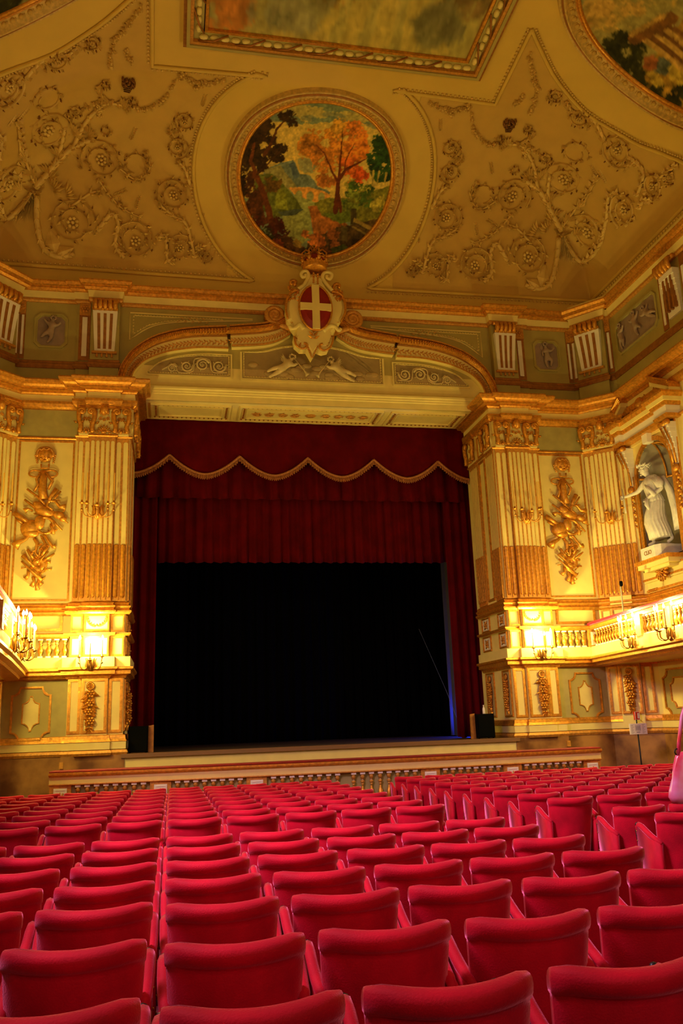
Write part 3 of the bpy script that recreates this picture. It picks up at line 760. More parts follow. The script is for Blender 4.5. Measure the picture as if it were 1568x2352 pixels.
for k in range(8):
    a = 2*pi*k/8+.2; g = MB(); x, y = .35*cos(a), .35*sin(a)
    g.leaf(0, 0, 0, .01, .01); 
    g.tube([(x,y,.2),(x*1.05,y*1.05,.27),(x*1.08,y*1.08,.33)], [.04,.07,.03], 6); g.ell((x*1.08,y*1.08,.37), .04, 6, 4)
    g.tube([(x*1.02,y*1.02,.3),(x*1.1,y*1.1,.48),(x*.75,y*.75,.62),(x*.3,y*.3,.58),(0,0,.56)], .028, 5)
    pc.append(g.build('crown_arch', GOLD, None, True))
g = MB(); g.ell((0,0,.64), .07, 8, 6); g.box(-.02,.02,-.02,.02,.7,.84); g.box(-.06,.06,-.02,.02,.75,.79); pc.append(g.build('orb_and_cross', GOLD, None))
g = MB(); g.lathe((0,0,.1), [(.3,0),(.31,.2),(.2,.35),(.02,.42)], 16, 'h'); pc.append(g.build('cap', SHR, None, True))
for k in range(16):
    a = 2*pi*k/16; g = MB(); g.ell((.36*cos(a), .36*sin(a), .2), .03, 6, 4); pc.append(g.build('pearl', GOLD, None, True))
CR = pc[0]; CR.name = 'crown'; CR.parent = SH; CR.location = Vector((cx, 21.85, cz-.05))-Vector(SH.location)
for p in pc[1:]: p.parent = CR
# ------------------------------------------------------------------ stage curtains
def pleat(name, x0, x1, ztop, zbot, Y, amp=.07, per=.28, parent=None, seed=1, nz=8, flare=0, hem=None):
    rnd = random.Random(seed); nx = int((x1-x0)/.03); ph = 0; offs = []
    for i in range(nx+1):
        ph += .03/per*2*pi*rnd.uniform(.55, 1.45); offs.append((sin(ph)+.35*sin(ph*2.3+1))*amp*rnd.uniform(.9,1.1))
    vs = []
    for j in range(nz+1):
        t = j/nz
        for i in range(nx+1):
            x = x0+(x1-x0)*i/nx; zb = hem(x) if hem else zbot+offs[i]*.5
            vs.append((x, Y+offs[i]*(.45+.55*t), ztop+(zb-ztop)*t))
    fs = [(j*(nx+1)+i,j*(nx+1)+i+1,(j+1)*(nx+1)+i+1,(j+1)*(nx+1)+i) for j in range(nz) for i in range(nx)]
    mb = MB(); mb.add(vs, fs); o = mb.build(name, CURT, parent, True)
    sd = o.modifiers.new('thick', 'SOLIDIFY'); sd.thickness = .012
    return o
def scal(x):
    t = ((x-XC)/2.035) % 1.0; return 8.93+.57*abs(2*t-1)**1.75
V = pleat('valance', XC-5.07, XC+5.07, 10.66, 8.9, 24.12, .018, .6, seed=4, nz=10, hem=scal)
tag(V, 'dark red velvet valance with scalloped lower edge at the top of the stage opening', 'curtain')
nfr = 338
g = MB(); rnd = random.Random(5)
g.tube([(XC-5.07+10.14*i/nfr, 24.06, scal(XC-5.07+10.14*i/nfr)) for i in range(nfr+1)], .035, 5); FR = g.build('braid', FRN, V, True)
g = MB()
for i in range(nfr):
    x = XC-5.06+10.12*i/nfr; z = scal(x); g.tube([(x, 24.07, z-.02), (x+rnd.uniform(-.01,.01), 24.06, z-.13-.03*(i % 2))], [.009, .014], 4)
f = g.build('fringe', FRN, V); f['kind'] = 'stuff'
tag(pleat('border_curtain', XC-5.0, XC+5.0, 10.6, 8.32, 24.5, .07, .5, seed=11), 'pleated dark red border curtain hanging just behind the scalloped valance', 'curtain')
tag(pleat('border_curtain', XC-4.9, XC+4.9, 10.4, 6.47, 24.9, .06, .33, seed=12), 'long pleated dark red border curtain, lowest above the black stage opening', 'curtain')
tag(pleat('side_curtain', XC-6.0, XC-4.40, 9.9, 1.21, 24.65, .06, .25, seed=13), 'tall dark red curtain leg at the left of the stage opening', 'curtain')
tag(pleat('side_curtain', XC+4.34, XC+6.0, 9.9, 1.21, 24.65, .06, .25, seed=14), 'tall dark red curtain leg at the right of the stage opening', 'curtain')
def bpleat(name, x0, x1, zt_, zb, Y, seed, lab):
    o = pleat(name, x0, x1, zt_, zb, Y, .05, .4, seed=seed); o.data.materials.clear(); o.data.materials.append(BLACK); tag(o, lab, 'curtain')
bpleat('backdrop', XC-8, XC+8, 12, 1.21, 30.2, 21, 'black backdrop drape closing the rear of the dark stage')
bpleat('masking_drape', XC+5.1, XC+8, 12, 1.21, 27.6, 22, 'dark masking drape lit blue from below in the right wing of the stage'); _o = bpy.data.objects['masking_drape']; _o.data.materials.clear(); _o.data.materials.append(mat('dark_grey_drape', (.09, .09, .10), .9))
g = MB(); g.tube([(8.35,28.4,4.8),(8.62,26.6,2.6),(8.78,25.7,1.25)], .006, 4)  # thin blue tube standing in for a slanting streak of stage light
tag(g.build('blue_light_streak', mat('blue_streak_tint', (.2,.25,.4), .4), None), 'thin slanting cord of blue light at the right of the dark stage', 'streak')
sl = thing('stage_lamp', 'small floor lamp throwing blue light up at the right edge of the stage', 'lamp', (9.75, 27.05, 1.21))
g = MB(); g.lathe((0,0,0), [(.1,0),(.12,.1),(.09,.22)], 10, 'h'); o = g.build('lamp_housing', BLK, sl); g = MB(); g.tube([(-.13,0,.02),(-.13,0,.2),(.13,0,.2),(.13,0,.02)], .012, 5); g.build('yoke', MET, sl)
# speakers at the edge of the stage
for s, lab in ((-1, 'black box loudspeaker with copper side strip at the left end of the stage edge'), (1, 'black box loudspeaker with a bottle on top at the right end of the stage edge')):
    x = XC+s*4.72 if s < 0 else XC+4.33
    t = thing('loudspeaker', lab, 'loudspeaker', (x, 22.45, 1.215)); hgt = .64
    g = MB(); g.box(-.24,.24,-.2,.25,.02,hgt); g.build('cabinet', BLK, t)
    g = MB(); g.box(-.21,.21,-.22,-.2,.05,hgt-.04); g.build('grille', mat('charcoal_grille_cloth_%d' % (s+1), (.003,.004,.004), .95, bump=.4, bscale=200, spec=.05), t)
    for a in (-.2,.2):
        for b in (-.15,.2): g = MB(); g.box(a-.02,a+.02,b-.02,b+.02,0,.02); g.build('foot', BLK, t)
    g = MB(); xx = .3 if s < 0 else -.32; g.prism([(xx-.06,0),(xx+.07,0),(xx+.07,hgt+.02),(xx-.06,hgt)], .1, .16); 
    g.V = [(a, -c+.1, b) for a, b, c in g.V]
    st_ = g.build('side_strip', RUST, t)
g = MB(); g.lathe((0,0,0), [(.035,0),(.037,.02),(.037,.12),(.03,.15),(.014,.19),(.014,.22)], 10, 'h')
bt = thing('water_bottle', 'small pale bottle standing on the right loudspeaker', 'bottle', (XC+4.33+.02, 22.4, 1.215+.64))
g.build('bottle_body', mat('pale_plastic', (.75,.72,.66), .2), bt, True); g = MB(); g.lathe((0,0,.21), [(.017,0),(.017,.025)], 8, 'h'); g.build('bottle_cap', WHITE, bt)
# ------------------------------------------------------------------ orchestra rail in front of the stage
def baluster_mesh(h, name, top=True):
    g = MB(); g.box(-.055,.055,-.055,.055,0,h*.09); g.box(-.055,.055,-.055,.055,h*.93,h); g.V = []; g.Fc = []; g.add([(a*r,b*r,z) for z,r in ((0,.055),(h*.09,.055),(h*.09,.015),(h*.93,.015),(h*.93,.055),(h,.055)) for a,b in ((-1,-1),(1,-1),(1,1),(-1,1))], [(3,2,1,0),(20,21,22,23)]+[(4*j+i,4*j+(i+1)%4,4*j+4+(i+1)%4,4*j+4+i) for j in range(5) for i in range(4)]); 
    o = g.build(name, WHITE, None)
    g = MB(); g.lathe((0,0,0), [(.035,h*.09),(.045,h*.13),(.03,h*.17),(.06,h*.3),(.068,h*.38),(.05,h*.5),(.025,h*.6),(.022,h*.64)], 8, 'h')
    b = g.build('baluster_vase', GOLD, None, True)
    g = MB(); g.lathe((0,0,0), [(.022,h*.63),(.03,h*.7)], 8, 'h'); g.lathe((0,0,0), [(.03,h*.7),(.05,h*.74),(.03,h*.78)], 8, 'h'); g.lathe((0,0,0), [(.03,h*.8),(.05,h*.86),(.045,h*.93)], 8, 'h')
    c = g.build('baluster_neck', GOLDM, None, True)
    b.parent = o; c.parent = o
    return o
PX0 = 3.77
def pit_y(x): return 19.6-.35*(1-((x-PX0)/6.26)**2)
PT = thing('orchestra_balustrade', 'long cream and gold balustrade with red velvet top before the stage', 'balustrade', (PX0, 19.4, floor_z(19.4)))
zf = floor_z(19.4); parts = []
nseg = 48; xs = [PX0-6.26+12.52*i/nseg for i in range(nseg+1)]
path = [(x, pit_y(x)) for x in xs]
def psweep(prof, name, ma):
    front_ = sweep(path, prof, 1); parts.append(front_.build(name, ma, None))
psweep([(-.1,zf),(-.1,.82),(.0,.82),(.0,zf)], 'panel_wall', GREY)
psweep([(-.12,.70),(.12,.70),(.12,.86),(-.12,.86)], 'entablature', IV)
psweep([(.0,.86),(.14,.86),(.2,.9),(.2,.94),(.0,.95)], 'gilt_cornice', GOLD)
psweep([(.11,.69),(.14,.69),(.145,.705),(.14,.72),(.11,.72)], 'gilt_fillet', GOLDM)
psweep([(-.3,.93),(.14,.945),(.15,.965),(.12,.98),(-.28,.985)], 'velvet_rail', RVEL)
psweep([(-.1,zf),(.13,zf),(.13,zf+.22),(.1,zf+.25),(-.1,zf+.25)], 'plinth', IV)
peds = [-6.04,-3.98,-1.95,1.95,3.95,6.03]
for k in (-6.26+.0, 0, 6.26):
    pass
for d in peds:
    x = PX0+d; y = pit_y(x)
    g = MB(front(y)); g.box(x-.22, x+.22, zf+.2, .71, -.1, .1); p = g.build('pedestal', GOLDM, None)
    g = MB(front(y)); g.box(x-.135, x+.135, zf+.32, .63, .1, .115); g.frame(x-.11, x+.11, zf+.36, .60, .015, .115, .125); g.build('pedestal_field', WHITE, p)
    g = MB(front(y)); shell(g, x, .42, .13, .12, 7); shell(g, x, .40, .1, .12, 5, pi, 2*pi); g.build('palmette', GOLD, p, True); parts.append(p)
bal0 = baluster_mesh(.70-zf-.25, 'baluster')
first = True
edges = [-6.04,-3.98,-1.95,0.0,1.95,3.95,6.03]
for a, b in zip(edges[:-1], edges[1:]):
    a2 = a+(.26 if a else .08); b2 = b-(.26 if b else .08); n = 8
    for k in range(n):
        x = PX0+a2+(b2-a2)*(k+.5)/n
        o = bal0 if first else copy_tree(bal0); first = False
        o.location = (x, pit_y(x)-.06, zf+.25); parts.append(o)
for p in parts: p.parent = PT; p.location = Vector(p.location)-Vector(PT.location)
# ------------------------------------------------------------------ balconies
def bal_path(s):
    P = [(6.43,22.05),(7.57,22.05),(7.5,21.7),(7.36,20.4),(7.05,17.2),(6.8,14.0),(6.7,9.0),(6.7,0)]
    return [(XC+s*a, b) for a, b in P]
bb0 = baluster_mesh(.46, 'baluster')
LIGHTS = []
def candelabrum(name, loc, out, n, label, lit=True, k=1., power=70, span=.27, ch=.36, cat='wall light', mat_c=CAND, fan=pi*.9):
    """bracket: lobed boss on the wall, curved arms, drip pans, candles; out = plan direction pointing off the wall"""
    t = thing(name, label, cat, loc); ox, oy = out; sx, sy = -oy, ox
    def L(a, b, c): return (sx*a*k+ox*b*k, sy*a*k+oy*b*k, c*k)
    g = MB(L); g.ell((0,.06,-.04), (.10,.08,.13), 10, 7)
    for j in range(5):
        a = pi*j/4; g.tube([(cos(a)*.03,.05,-.18),(cos(a)*.1,.05+sin(a)*.09,-.06),(cos(a)*.09,.04+sin(a)*.08,.06),(cos(a)*.13,.05+sin(a)*.12,.12)], [.02,.035,.03,.012], 5)
    g.build('boss', BRS if lit else GOLD, t, True)
    for i in range(n):
        f = 0 if n == 1 else -1+2*i/(n-1); an = f*fan/2
        ex, ey = sin(an)*span, .12+cos(an)*span*.75; ez = .1*abs(f)
        g = MB(L); pts = smooth_line([(0,.08,0),(ex*.45,ey*.5+.03,-.14),(ex*.85,ey*.95,-.1),(ex,ey,.02+ez)], 4); g.tube(pts, .014, 5)
        g.lathe((ex,ey,.0), [(.02,0),(.03,.01)], 5, 'v'); g.build('arm', BRS if lit else GOLDM, t, True)
        g = MB(L); g.lathe((ex,ey,.02+ez), [(.015,0),(.055,.025),(.06,.035),(.02,.04),(.026,.08),(.02,.085)], 8, 'h'); pan = g.build('drip_pan', BRS if lit else GOLD, t, True)
        g = MB(L); g.lathe((ex,ey,.1+ez), [(.014,0),(.013,ch)], 6, 'h'); g.build('candle', mat_c, t)
        if lit:
            g = MB(L); g.lathe((ex,ey,.1+ez+ch), [(.012,0),(.026,.03),(.022,.06),(.003,.11)], 8, 'h'); g.build('bulb', BULB, t, True)
    if lit:
        c = L(0, .17, ch+.2); light('bracket_glow', 'POINT', (loc[0]+c[0], loc[1]+c[1], loc[2]+c[2]), (1, .78, .20), power, .1)
    return t
for s in (-1, 1):
    nm = SIDE[s]; P = bal_path(s); parts = []
    rail_side = -1 if s > 0 else 1
    BC = thing('balcony', 'cream and gold balcony with balusters along the %s side wall' % nm, 'balcony', (XC+s*7.9, 18, 3.1))
    rev = P[::-1]; sd = 1 if s < 0 else -1
    def bs(prof, name, ma, Q=None):
        q = Q or P; parts.append(sweep(q, prof, -1 if s < 0 else 1).build(name, ma, None))
    sgn = 1
    SD = None
    # outward = towards the hall
    def sw(prof, name, ma, Q=None):
        q = (Q or P)[::-1]; parts.append(sweep(q, prof, 1 if s < 0 else -1).build(name, ma, None))
    sw([(-.3,3.02),(.0,3.04),(.03,3.08),(.14,3.12),(.14,3.18),(.2,3.22),(.2,3.27),(.1,3.3),(-.3,3.3)], 'gilt_ledge', GOLD)
    sw([(-.2,3.3),(.1,3.3),(.1,3.55),(-.2,3.55)], 'parapet_base', IV)
    sw([(-.1,4.02),(.07,4.02),(.09,4.06),(.09,4.12),(.05,4.15),(-.1,4.15)], 'gilt_rail', GOLD)
    sw([(-.14,4.14),(.10,4.15),(.13,4.18),(.1,4.22),(-.12,4.23)], 'velvet_rail', VEL, P[1:])
    sw([(-.1,3.5),(-.1,4.05),(-.14,4.05),(-.14,3.5)], 'backing', IV2, P[:2])
    g = MB(); Q = [(a, b) for a, b in P[1:]]+[(XC+s*9.05, 0), (XC+s*9.05, 21.4), (XC+s*8.2, 22.3), (XC+s*7.57, 22.3)]
    g.V = []; g.prism(Q, 3.06, 3.3); parts.append(g.build('balcony_floor', IV, None))
    # balusters and small pedestals
    first = bb0 if s < 0 else None
    def along(a, b, t): return (a[0]+(b[0]-a[0])*t, a[1]+(b[1]-a[1])*t)
    for i in range(len(P)-2):
        a, b = P[i], P[i+1]; Lg = hypot(b[0]-a[0], b[1]-a[1]); n = int(Lg/.185)
        if i == 1: n = 0
        if b[1] < 8: continue
        for k in range(n):
            x, y = along(a, b, (k+.5)/n)
            if i > 0 and k in (n//2, n-1) and Lg > 2: 
                tx, ty = (b[0]-a[0])/Lg, (b[1]-a[1])/Lg; nx, ny = (-s*abs(ty), -0.0)
                g = MB(); g.box(-.12,.12,-.15,.15,0,.5); o = g.build('balcony_pedestal', GOLDM, None); o.location = (x, y, 3.54); o.rotation_euler = (0,0,atan2(ty,tx)-pi/2)
                g = MB(); g.box(-s*.12,-s*.128,-.1,.1,.06,.42); q_ = g.build('pedestal_field', WHITE, o)
                g = MB(lambda u, v, h, s=s: (-s*(.125+h), u, v)); g.ell((0,.24,0), (.06,.14,.03), 8, 5); rosette(g, 0, .24, .06, .02, 5); g.build('medallion', GOLD, o, True); parts.append(o); continue
            if first is not None: o = first; first = None
            else: o = copy_tree(bb0)
            o.location = (x, y, 3.55); parts.append(o)
    x, y = P[1]
    g = MB(); g.box(-.16,.14,-.12,.2,0,.5); o = g.build('balcony_pedestal', GOLDM, None); o.location = (x, y, 3.54)
    g = MB(); g.box(-.11,.1,-.128,-.12,.06,.42); g.build('pedestal_field', WHITE, o); g = MB(front(-.0)); g.M = lambda u, v, h: (u, -.13-h, v); g.ell((0,.24,0), (.06,.13,.03), 8, 5); g.build('medallion', GOLD, o, True); parts.append(o)
    for p in parts: p.parent = BC; p.location = Vector(p.location)-Vector(BC.location)
    # brackets
    candelabrum('candle_bracket', (XC+s*5.86, 21.76, 3.38), (0,-1), 3, 'lit three candle brass bracket low on the %s proscenium pedestal' % nm, power=430)
    px_, py_ = along(P[3], P[4], .42); candelabrum('candle_bracket', (px_-s*.12, py_, 3.42), (-s*.95,-.3*0), 5, 'lit brass candle bracket on the front of the %s balcony, nearest the stage' % nm, power=300, ch=.38, span=.30)
    px_, py_ = along(P[3], P[4], 1.04); candelabrum('candle_bracket', (px_-s*.12, py_, 3.42), (-s*.98,0), 5, 'lit brass candle bracket on the %s balcony, second from the stage' % nm, power=300, ch=.38, span=.30)
    # upper unlit sconces
    candelabrum('wall_sconce', (XC+s*5.82, 21.86, 7.22), (0,-1), 5, 'unlit five candle gilt sconce high on the %s proscenium pilaster' % nm, lit=False, k=1.2, ch=.62, span=.33)
    xx, yy, zz_ = (XC+s*(7.95+.7415*.66-.671*.13), 22.25-.671*.66-.7415*.13, 7.2)
    candelabrum('wall_sconce', (xx, yy, zz_), (-s*.671,-.7415), 3, 'unlit gilt candle sconce on the fluted corner pilaster at the %s' % nm, lit=False, k=1.2, ch=.62, span=.33)
# ------------------------------------------------------------------ gilt musical trophies
TX = at(95, 1190, 22.2)[0]
def trophy(s):
    cx = XC+s*7.22
    t = thing('gilt_trophy', 'tall gilded trophy of musical instruments and ribbons on the %s wall bay' % SIDE[s], 'ornament', (cx, 22.24, 5.2))
    z0_ = at(95, 1190, 22.2)[1]
    def q(x, y): 
        a, b = at(x*.2551, 860+y*.2551, 22.2); return (a-TX+cx, b+(.08 if s > 0 else 0))
    k = .2551*22.5/FPX*1.06                                            # metres per survey unit
    M = front(22.22); out = []
    def tb(P, r, name, ma=GOLD, h=.08, n=8):
        g = MB(M); Q = [q(*p) for p in P]; R = [x*k for x in r] if isinstance(r, (list, tuple)) else r*k
        hs = h if isinstance(h, (list, tuple)) else [h]*len(Q)
        g.tube([(a, b, c) for (a, b), c in zip(Q, hs)], R, n); o = g.build(name, ma, None, True); out.append(o); return o
    def bl(x, y, rx, ry, name, h=.07, rh=.08, ma=GOLD, ang=0):
        g = MB(M); c = q(x, y); n0 = len(g.V)
        M2 = lambda u, v, hh: M(c[0]+u*cos(ang)-v*sin(ang), c[1]+u*sin(ang)+v*cos(ang), hh)
        g.M = M2; g.ell((0,0,h), (rx*k, ry*k, rh), 14, 9); o = g.build(name, ma, None, True); out.append(o); return o
    # wreathed mask
    bl(400, 735, 62, 62, 'mask', .1, .12)
    g = MB(M); rnd = random.Random(3)
    for j in range(26):
        a = pi*1.15*(j/25)-.25; c = q(400+cos(a)*72, 725-sin(a)*58); g.ell((c[0], c[1], .1), (.045, .045, .05), 6, 4)
    for j in range(5):
        for sx in (-1, 1): c = q(400+sx*(88-4*j), 735+j*16); g.ell((c[0], c[1], .07), (.035, .03, .04), 6, 4)
    for j in range(12):
        c = q(360+j*7, 690+6*sin(j)); g.ell((c[0], c[1], .17), (.03,.03,.03), 5, 4)
    out.append(g.build('curly_wreath', GOLDM, None, True))
    g = MB(M)
    for x, y, rx, ry in ((375,745,10,6),(428,745,10,6),(400,765,9,16),(400,795,20,6),(365,775,14,12),(438,775,14,12)):
        c = q(x, y); g.ell((c[0], c[1], .2), (rx*k, ry*k, .03), 6, 4)
    out.append(g.build('face_features', GOLD, None, True))
    tb([(362,815),(362,850),(432,850),(432,815)], 8, 'ring')
    for cx_, nm_ in ((310,'l'),(450,'r')):
        g = MB(M); g.tube([(*q(cx_+(58 if nm_=='r' else 58)*cos(a*pi/8), 898+30*sin(a*pi/8)), .07) for a in range(16)], 8*k, 6, closed=True); out.append(g.build('bow_loop', GOLD, None, True))
    tb([(360,890),(320,950),(335,1000),(300,1060)], [14,12,10,12], 'ribbon'); tb([(400,885),(465,970),(425,1040)], [12,12,12], 'ribbon')
    tb([(382,870),(378,960),(372,1060),(385,1130)], [20,32,34,38], 'drapery', h=.07)
    for P, r in (([(238,1040),(330,1110),(410,1190)], [9,10,12]), ([(505,1040),(455,1110),(420,1180)], [22,16,12]), ([(540,1060),(470,1150)], [8,8]),
                 ([(215,1135),(300,1200),(380,1270)], [9,12,14]), ([(120,1255),(190,1300),(250,1345)], [24,20,20]), ([(135,1310),(200,1350)], [10,12]),
                 ([(605,1345),(520,1290),(400,1180)], [6,10,14]), ([(550,1412),(490,1350),(430,1290)], [8,12,12])):
        tb(P, r, 'pipe', h=.12)
    for P, r in (([(215,1240),(250,1220),(290,1240)], [26,10,10]), ([(585,1205),(530,1200),(490,1150),(430,1150),(420,1200),(470,1230)], [30,16,12,11,10,9]),
                 ([(125,1560),(165,1520),(230,1490),(290,1420)], [40,22,14,10]), ([(495,1555),(470,1560),(440,1520),(380,1430)], [24,14,12,10]),
                 ([(205,1635),(240,1680),(300,1740)], [22,10,9]), ([(470,1445),(475,1400),(450,1370)], [18,14,12]),
                 ([(420,1565),(370,1640)], [16,10]), ([(485,1620),(440,1650),(380,1690)], [6,12,10]), ([(430,1600),(345,1700)], [8,8])):
        tb(P, r, 'horn', h=.14)
    bl(345, 1200, 60, 36, 'viol_body', .12, .09, ang=-.7); bl(390, 1240, 85, 45, 'drapery_knot', .1, .12, ang=-.35); bl(520, 1275, 52, 34, 'bagpipe_bag', .1, .1, ang=-.3)
    bl(560, 1310, 30, 24, 'small_drum', .12, .07); bl(265, 1390, 80, 70, 'lute_body', .09, .14, ang=.6); bl(270, 1440, 66, 36, 'lute_rim', .12, .1)
    g = MB(M); g.tube([(*q(400+78*cos(a*pi/10), 1370+72*sin(a*pi/10)), .14) for a in range(20)], 12*k, 7, closed=True); out.append(g.build('tambourine', GOLD, None, True))
    bl(350, 1345, 42, 60, 'laurel_cluster', .15, .08)
    tb([(300,1480),(330,1530),(310,1610),(350,1660)], [14,16,12,10], 'ribbon'); tb([(370,1470),(400,1530),(350,1590),(345,1660)], [12,14,12,10], 'ribbon'); tb([(240,1580),(270,1630),(300,1670)], [12,16,14], 'ribbon')
    g = MB(M); c = q(345, 1720); g.lathe((c[0], c[1], .05), [(62*k,0),(62*k,.05),(50*k,.09),(18*k,.1),(16*k,.03)], 18, 'h'); out.append(g.build('drum', GOLD, None, True))
    bl(310, 1790, 70, 26, 'drum_side', .08, .08, ang=-.8); 
    tb([(190,1690),(270,1770),(370,1860)], [8,10,14], 'flute', h=.16); tb([(182,1750),(225,1740)], 5, 'flute'); tb([(400,1690),(445,1695)], [10,14], 'pipe'); tb([(400,1760),(455,1758)], [7,9], 'pipe')
    for P in ([(250,1770),(245,1820),(215,1845)], [(290,1830),(300,1870),(275,1915)], [(350,1850),(320,1900),(330,1945)], [(370,1830),(350,1880),(365,1900)]):
        tb(P, [14,12,20], 'reed_pipe', h=.1)
    rnd = random.Random(9); g = MB(M)
    for j in range(46):
        y = rnd.uniform(1100, 1860); x = 370+rnd.gauss(0, 75 if y < 1450 else 45)-(30 if y > 1600 else 0); c = q(x, y); g.leaf(c[0], c[1], rnd.uniform(0,6.28), .13, .06, .12, .06)
    out.append(g.build('laurel_leaves', GOLD, None))
    adopt(out, t)
trophy(-1); trophy(1)
# ------------------------------------------------------------------ side walls
def wside(s): return lambda u, v, h: (XC+s*(9.0-h), u, v)            # u = depth into the hall
for s in (-1, 1):
    M = wside(s); par = WR if s > 0 else WLo
    # attic consoles and relief panels
    y = 18.32
    for yc in (18.3, 13.6):
        g = MB(M)
        for k in range(8):
            t0, t1 = k/8, (k+1)/8; f = lambda t: .08+.16*t**1.6
            g.box(yc-.33+.05*(1-t0), yc+.33-.05*(1-t0), 11.85+1.2*t0, 11.85+1.2*t1, 0, f(t0))
        c = g.build('console', WHITE, par)
        g = MB(M)
        for i in range(3): g.box(yc-.2+.17*i, yc-.13+.17*i, 12.0, 12.9, .05, .2)
        g.build('slit', RUST, c)
        g = MB(M)
        for i in range(5): g.tube([(yc-.28+.14*i,13.03,.24),(yc-.28+.14*i,13.16,.31),(yc-.28+.14*i,13.3,.3),(yc-.28+.14*i,13.38,.22)], [.05,.08,.075,.05], 6)
        g.tube([(yc-.36,13.38,.16),(yc+.36,13.38,.16)], .07, 6); g.build('gilt_scroll', GOLD, c, True)
        q = MB(M); q.box(yc-.62, yc-.4, 11.66, 13.4, 0, .04); q.box(yc+.4, yc+.62, 11.66, 13.4, 0, .04); o = q.build('pilaster_strip', RUST, par)
        q = MB(M); q.box(yc-.56, yc-.46, 11.8, 13.0, .03, .05); q.box(yc+.46, yc+.56, 11.8, 13.0, .03, .05); q.build('strip_field', WHITE, o)
    P = chamf(19.1, 21.3, 11.98, 13.05, .15)
    g = MB(M); g.ring(P, inset(P, .06), 0, .06); o = g.build('octagonal_frame', GREY, par)
    g = MB(M); g.prism(inset(P, .07), 0, .015); g.build('relief_ground', bpy.data.materials['lilac_buff_ground_%s' % SIDE[s]], o)
    for yy, fl_, ps in ((21.0,1,1),(20.2,-1,0),(19.5,-1,2)):
        putto(wside(s), yy, 12.48, .62, flip=-fl_, pose=ps, parent=o, ma=bpy.data.materials['lilac_relief_%s' % SIDE[s]])
    # dado panels below the balcony
    for a, b in ((17.6,21.1),(13.6,17.2),(9.4,13.2)):
        P = concave_panel(a, b, 1.6, 2.85, .22)
        g = MB(M); g.ring(P, inset(P, .05), 0, .05); o = g.build('shaped_moulding', GOLD, par)
        P2 = concave_panel(a+.3, b-.3, 1.82, 2.62, .18); g = MB(M); g.ring(P2, inset(P2, .035), 0, .04); g.build('inner_moulding', GOLDM, o)
        g = MB(M); g.ring(inset(P, .05), inset(P, .25), 0, .012); g.build('middle_field', GREY, o)
    gframe(M, 18.0, 21.4, 4.3, 5.0, par, .06, .03); gframe(M, 12.0, 17.6, 4.3, 5.0, par, .06, .03)
    if s < 0: continue
    # niche lining and aedicule
    g = MB(M)
    cyl = [(NY+NR*cos(a), -.85*sin(a)) for a in [pi*k/14 for k in range(15)]]
    vs = []; 
    for (yy, hh) in cyl: vs += [(yy, NZ0, hh), (yy, NZ1, hh)]
    g.add(vs, [(2*i,2*i+1,2*i+3,2*i+2) for i in range(14)])
    vs = []; n = 14; mm = 8
    for j in range(mm+1):
        e = pi/2*j/mm
        for (yy, hh) in cyl: vs.append((NY+(yy-NY)*cos(e), NZ1+NR*sin(e), hh*cos(e)))
    g.add(vs, [(j*15+i,j*15+i+1,(j+1)*15+i+1,(j+1)*15+i) for j in range(mm) for i in range(14)])
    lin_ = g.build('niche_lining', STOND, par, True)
    g = MB(M)
    for a in (pi*.3, pi*.5, pi*.7):
        g.tube([(NY+NR*.97*cos(a)*cos(e), NZ1+NR*.97*sin(e), -.82*sin(a)*cos(e)) for e in [pi/2*j/8 for j in range(9)]], .03, 5)
    g.tube([(NY+NR*.97*cos(a), NZ1, -.82*sin(a)) for a in [pi*k/14 for k in range(15)]], .035, 5); g.build('gilt_rib', GOLD, lin_, True)
    outer = [(NY-NR-.12,NZ0),]+arc((NY, NZ1), NR+.12, pi, 0, 16)+[(NY+NR+.12,NZ0)]
    inn = [(NY-NR,NZ0)]+arc((NY, NZ1), NR, pi, 0, 16)+[(NY+NR,NZ0)]
    g = MB(M); g.ring(outer, inn, -.05, .06); g.build('arch_surround', GOLD, par)
    a0, a1 = NY-1.32, NY+1.32
    g = MB(M); g.frame(a0, a1, 5.2, 9.45, .32, 0, .06); o = g.build('aedicule_surround', IV, par)
    for (x0, x1, y0, y1) in ((a0+.02,a0+.07,5.25,9.3),(a1-.07,a1-.02,5.25,9.3),(a0+.02,a1-.02,5.25,5.3),(a0+.28,a0+.32,5.5,9.1),(a1-.32,a1-.28,5.5,9.1),(a0+.28,a1-.28,5.5,5.54)):
        g = MB(M); g.box(x0, x1, y0, y1, .06, .09); g.build('gilt_fillet', GOLD, o)
    for sg in (-1, 1):                                              # console brackets with drops
        yc = NY+sg*1.14
        g = MB(M)
        for k in range(8):
            t0 = k/8; g.box(yc-.13-.05*t0, yc+.13+.05*t0, 8.0+.14*k, 8.14+.14*k, 0, .10+.26*t0**1.5)
        c = g.build('console', WHITE, o)
        g = MB(M)
        for i in (-1, 1): g.tube([(yc+i*.06,8.02,.12),(yc+i*.07,8.5,.17),(yc+i*.08,9.0,.36)], .03, 5)
        sp = spiral((9.0,.3), .12, 0, 1, 1.3); g.tube([(yc-.2,9.1,.3),(yc+.2,9.1,.3)], .07, 8); g.ell((yc,7.9,.12), (.13,.12,.08), 8, 5)
        for k in range(9): g.ell((yc+.03*(-1)**k,7.75-.11*k,.09), (.06,.06,.05), 6, 4); g.leaf(yc, 7.75-.11*k, -pi/2+(.8 if k % 2 else -.8), .14, .07, .08, .04)
        g.build('gilt_drop', GOLD, c, True)
    # entablature of the aedicule and broken pediment
    yl, yr = NY+1.5, NY-1.5
    pp = [(RX, yl), (RX-.42, yl), (RX-.42, yl-.6), (RX-.3, yl-.6), (RX-.3, yr+.6), (RX-.42, yr+.6), (RX-.42, yr), (RX, yr)]
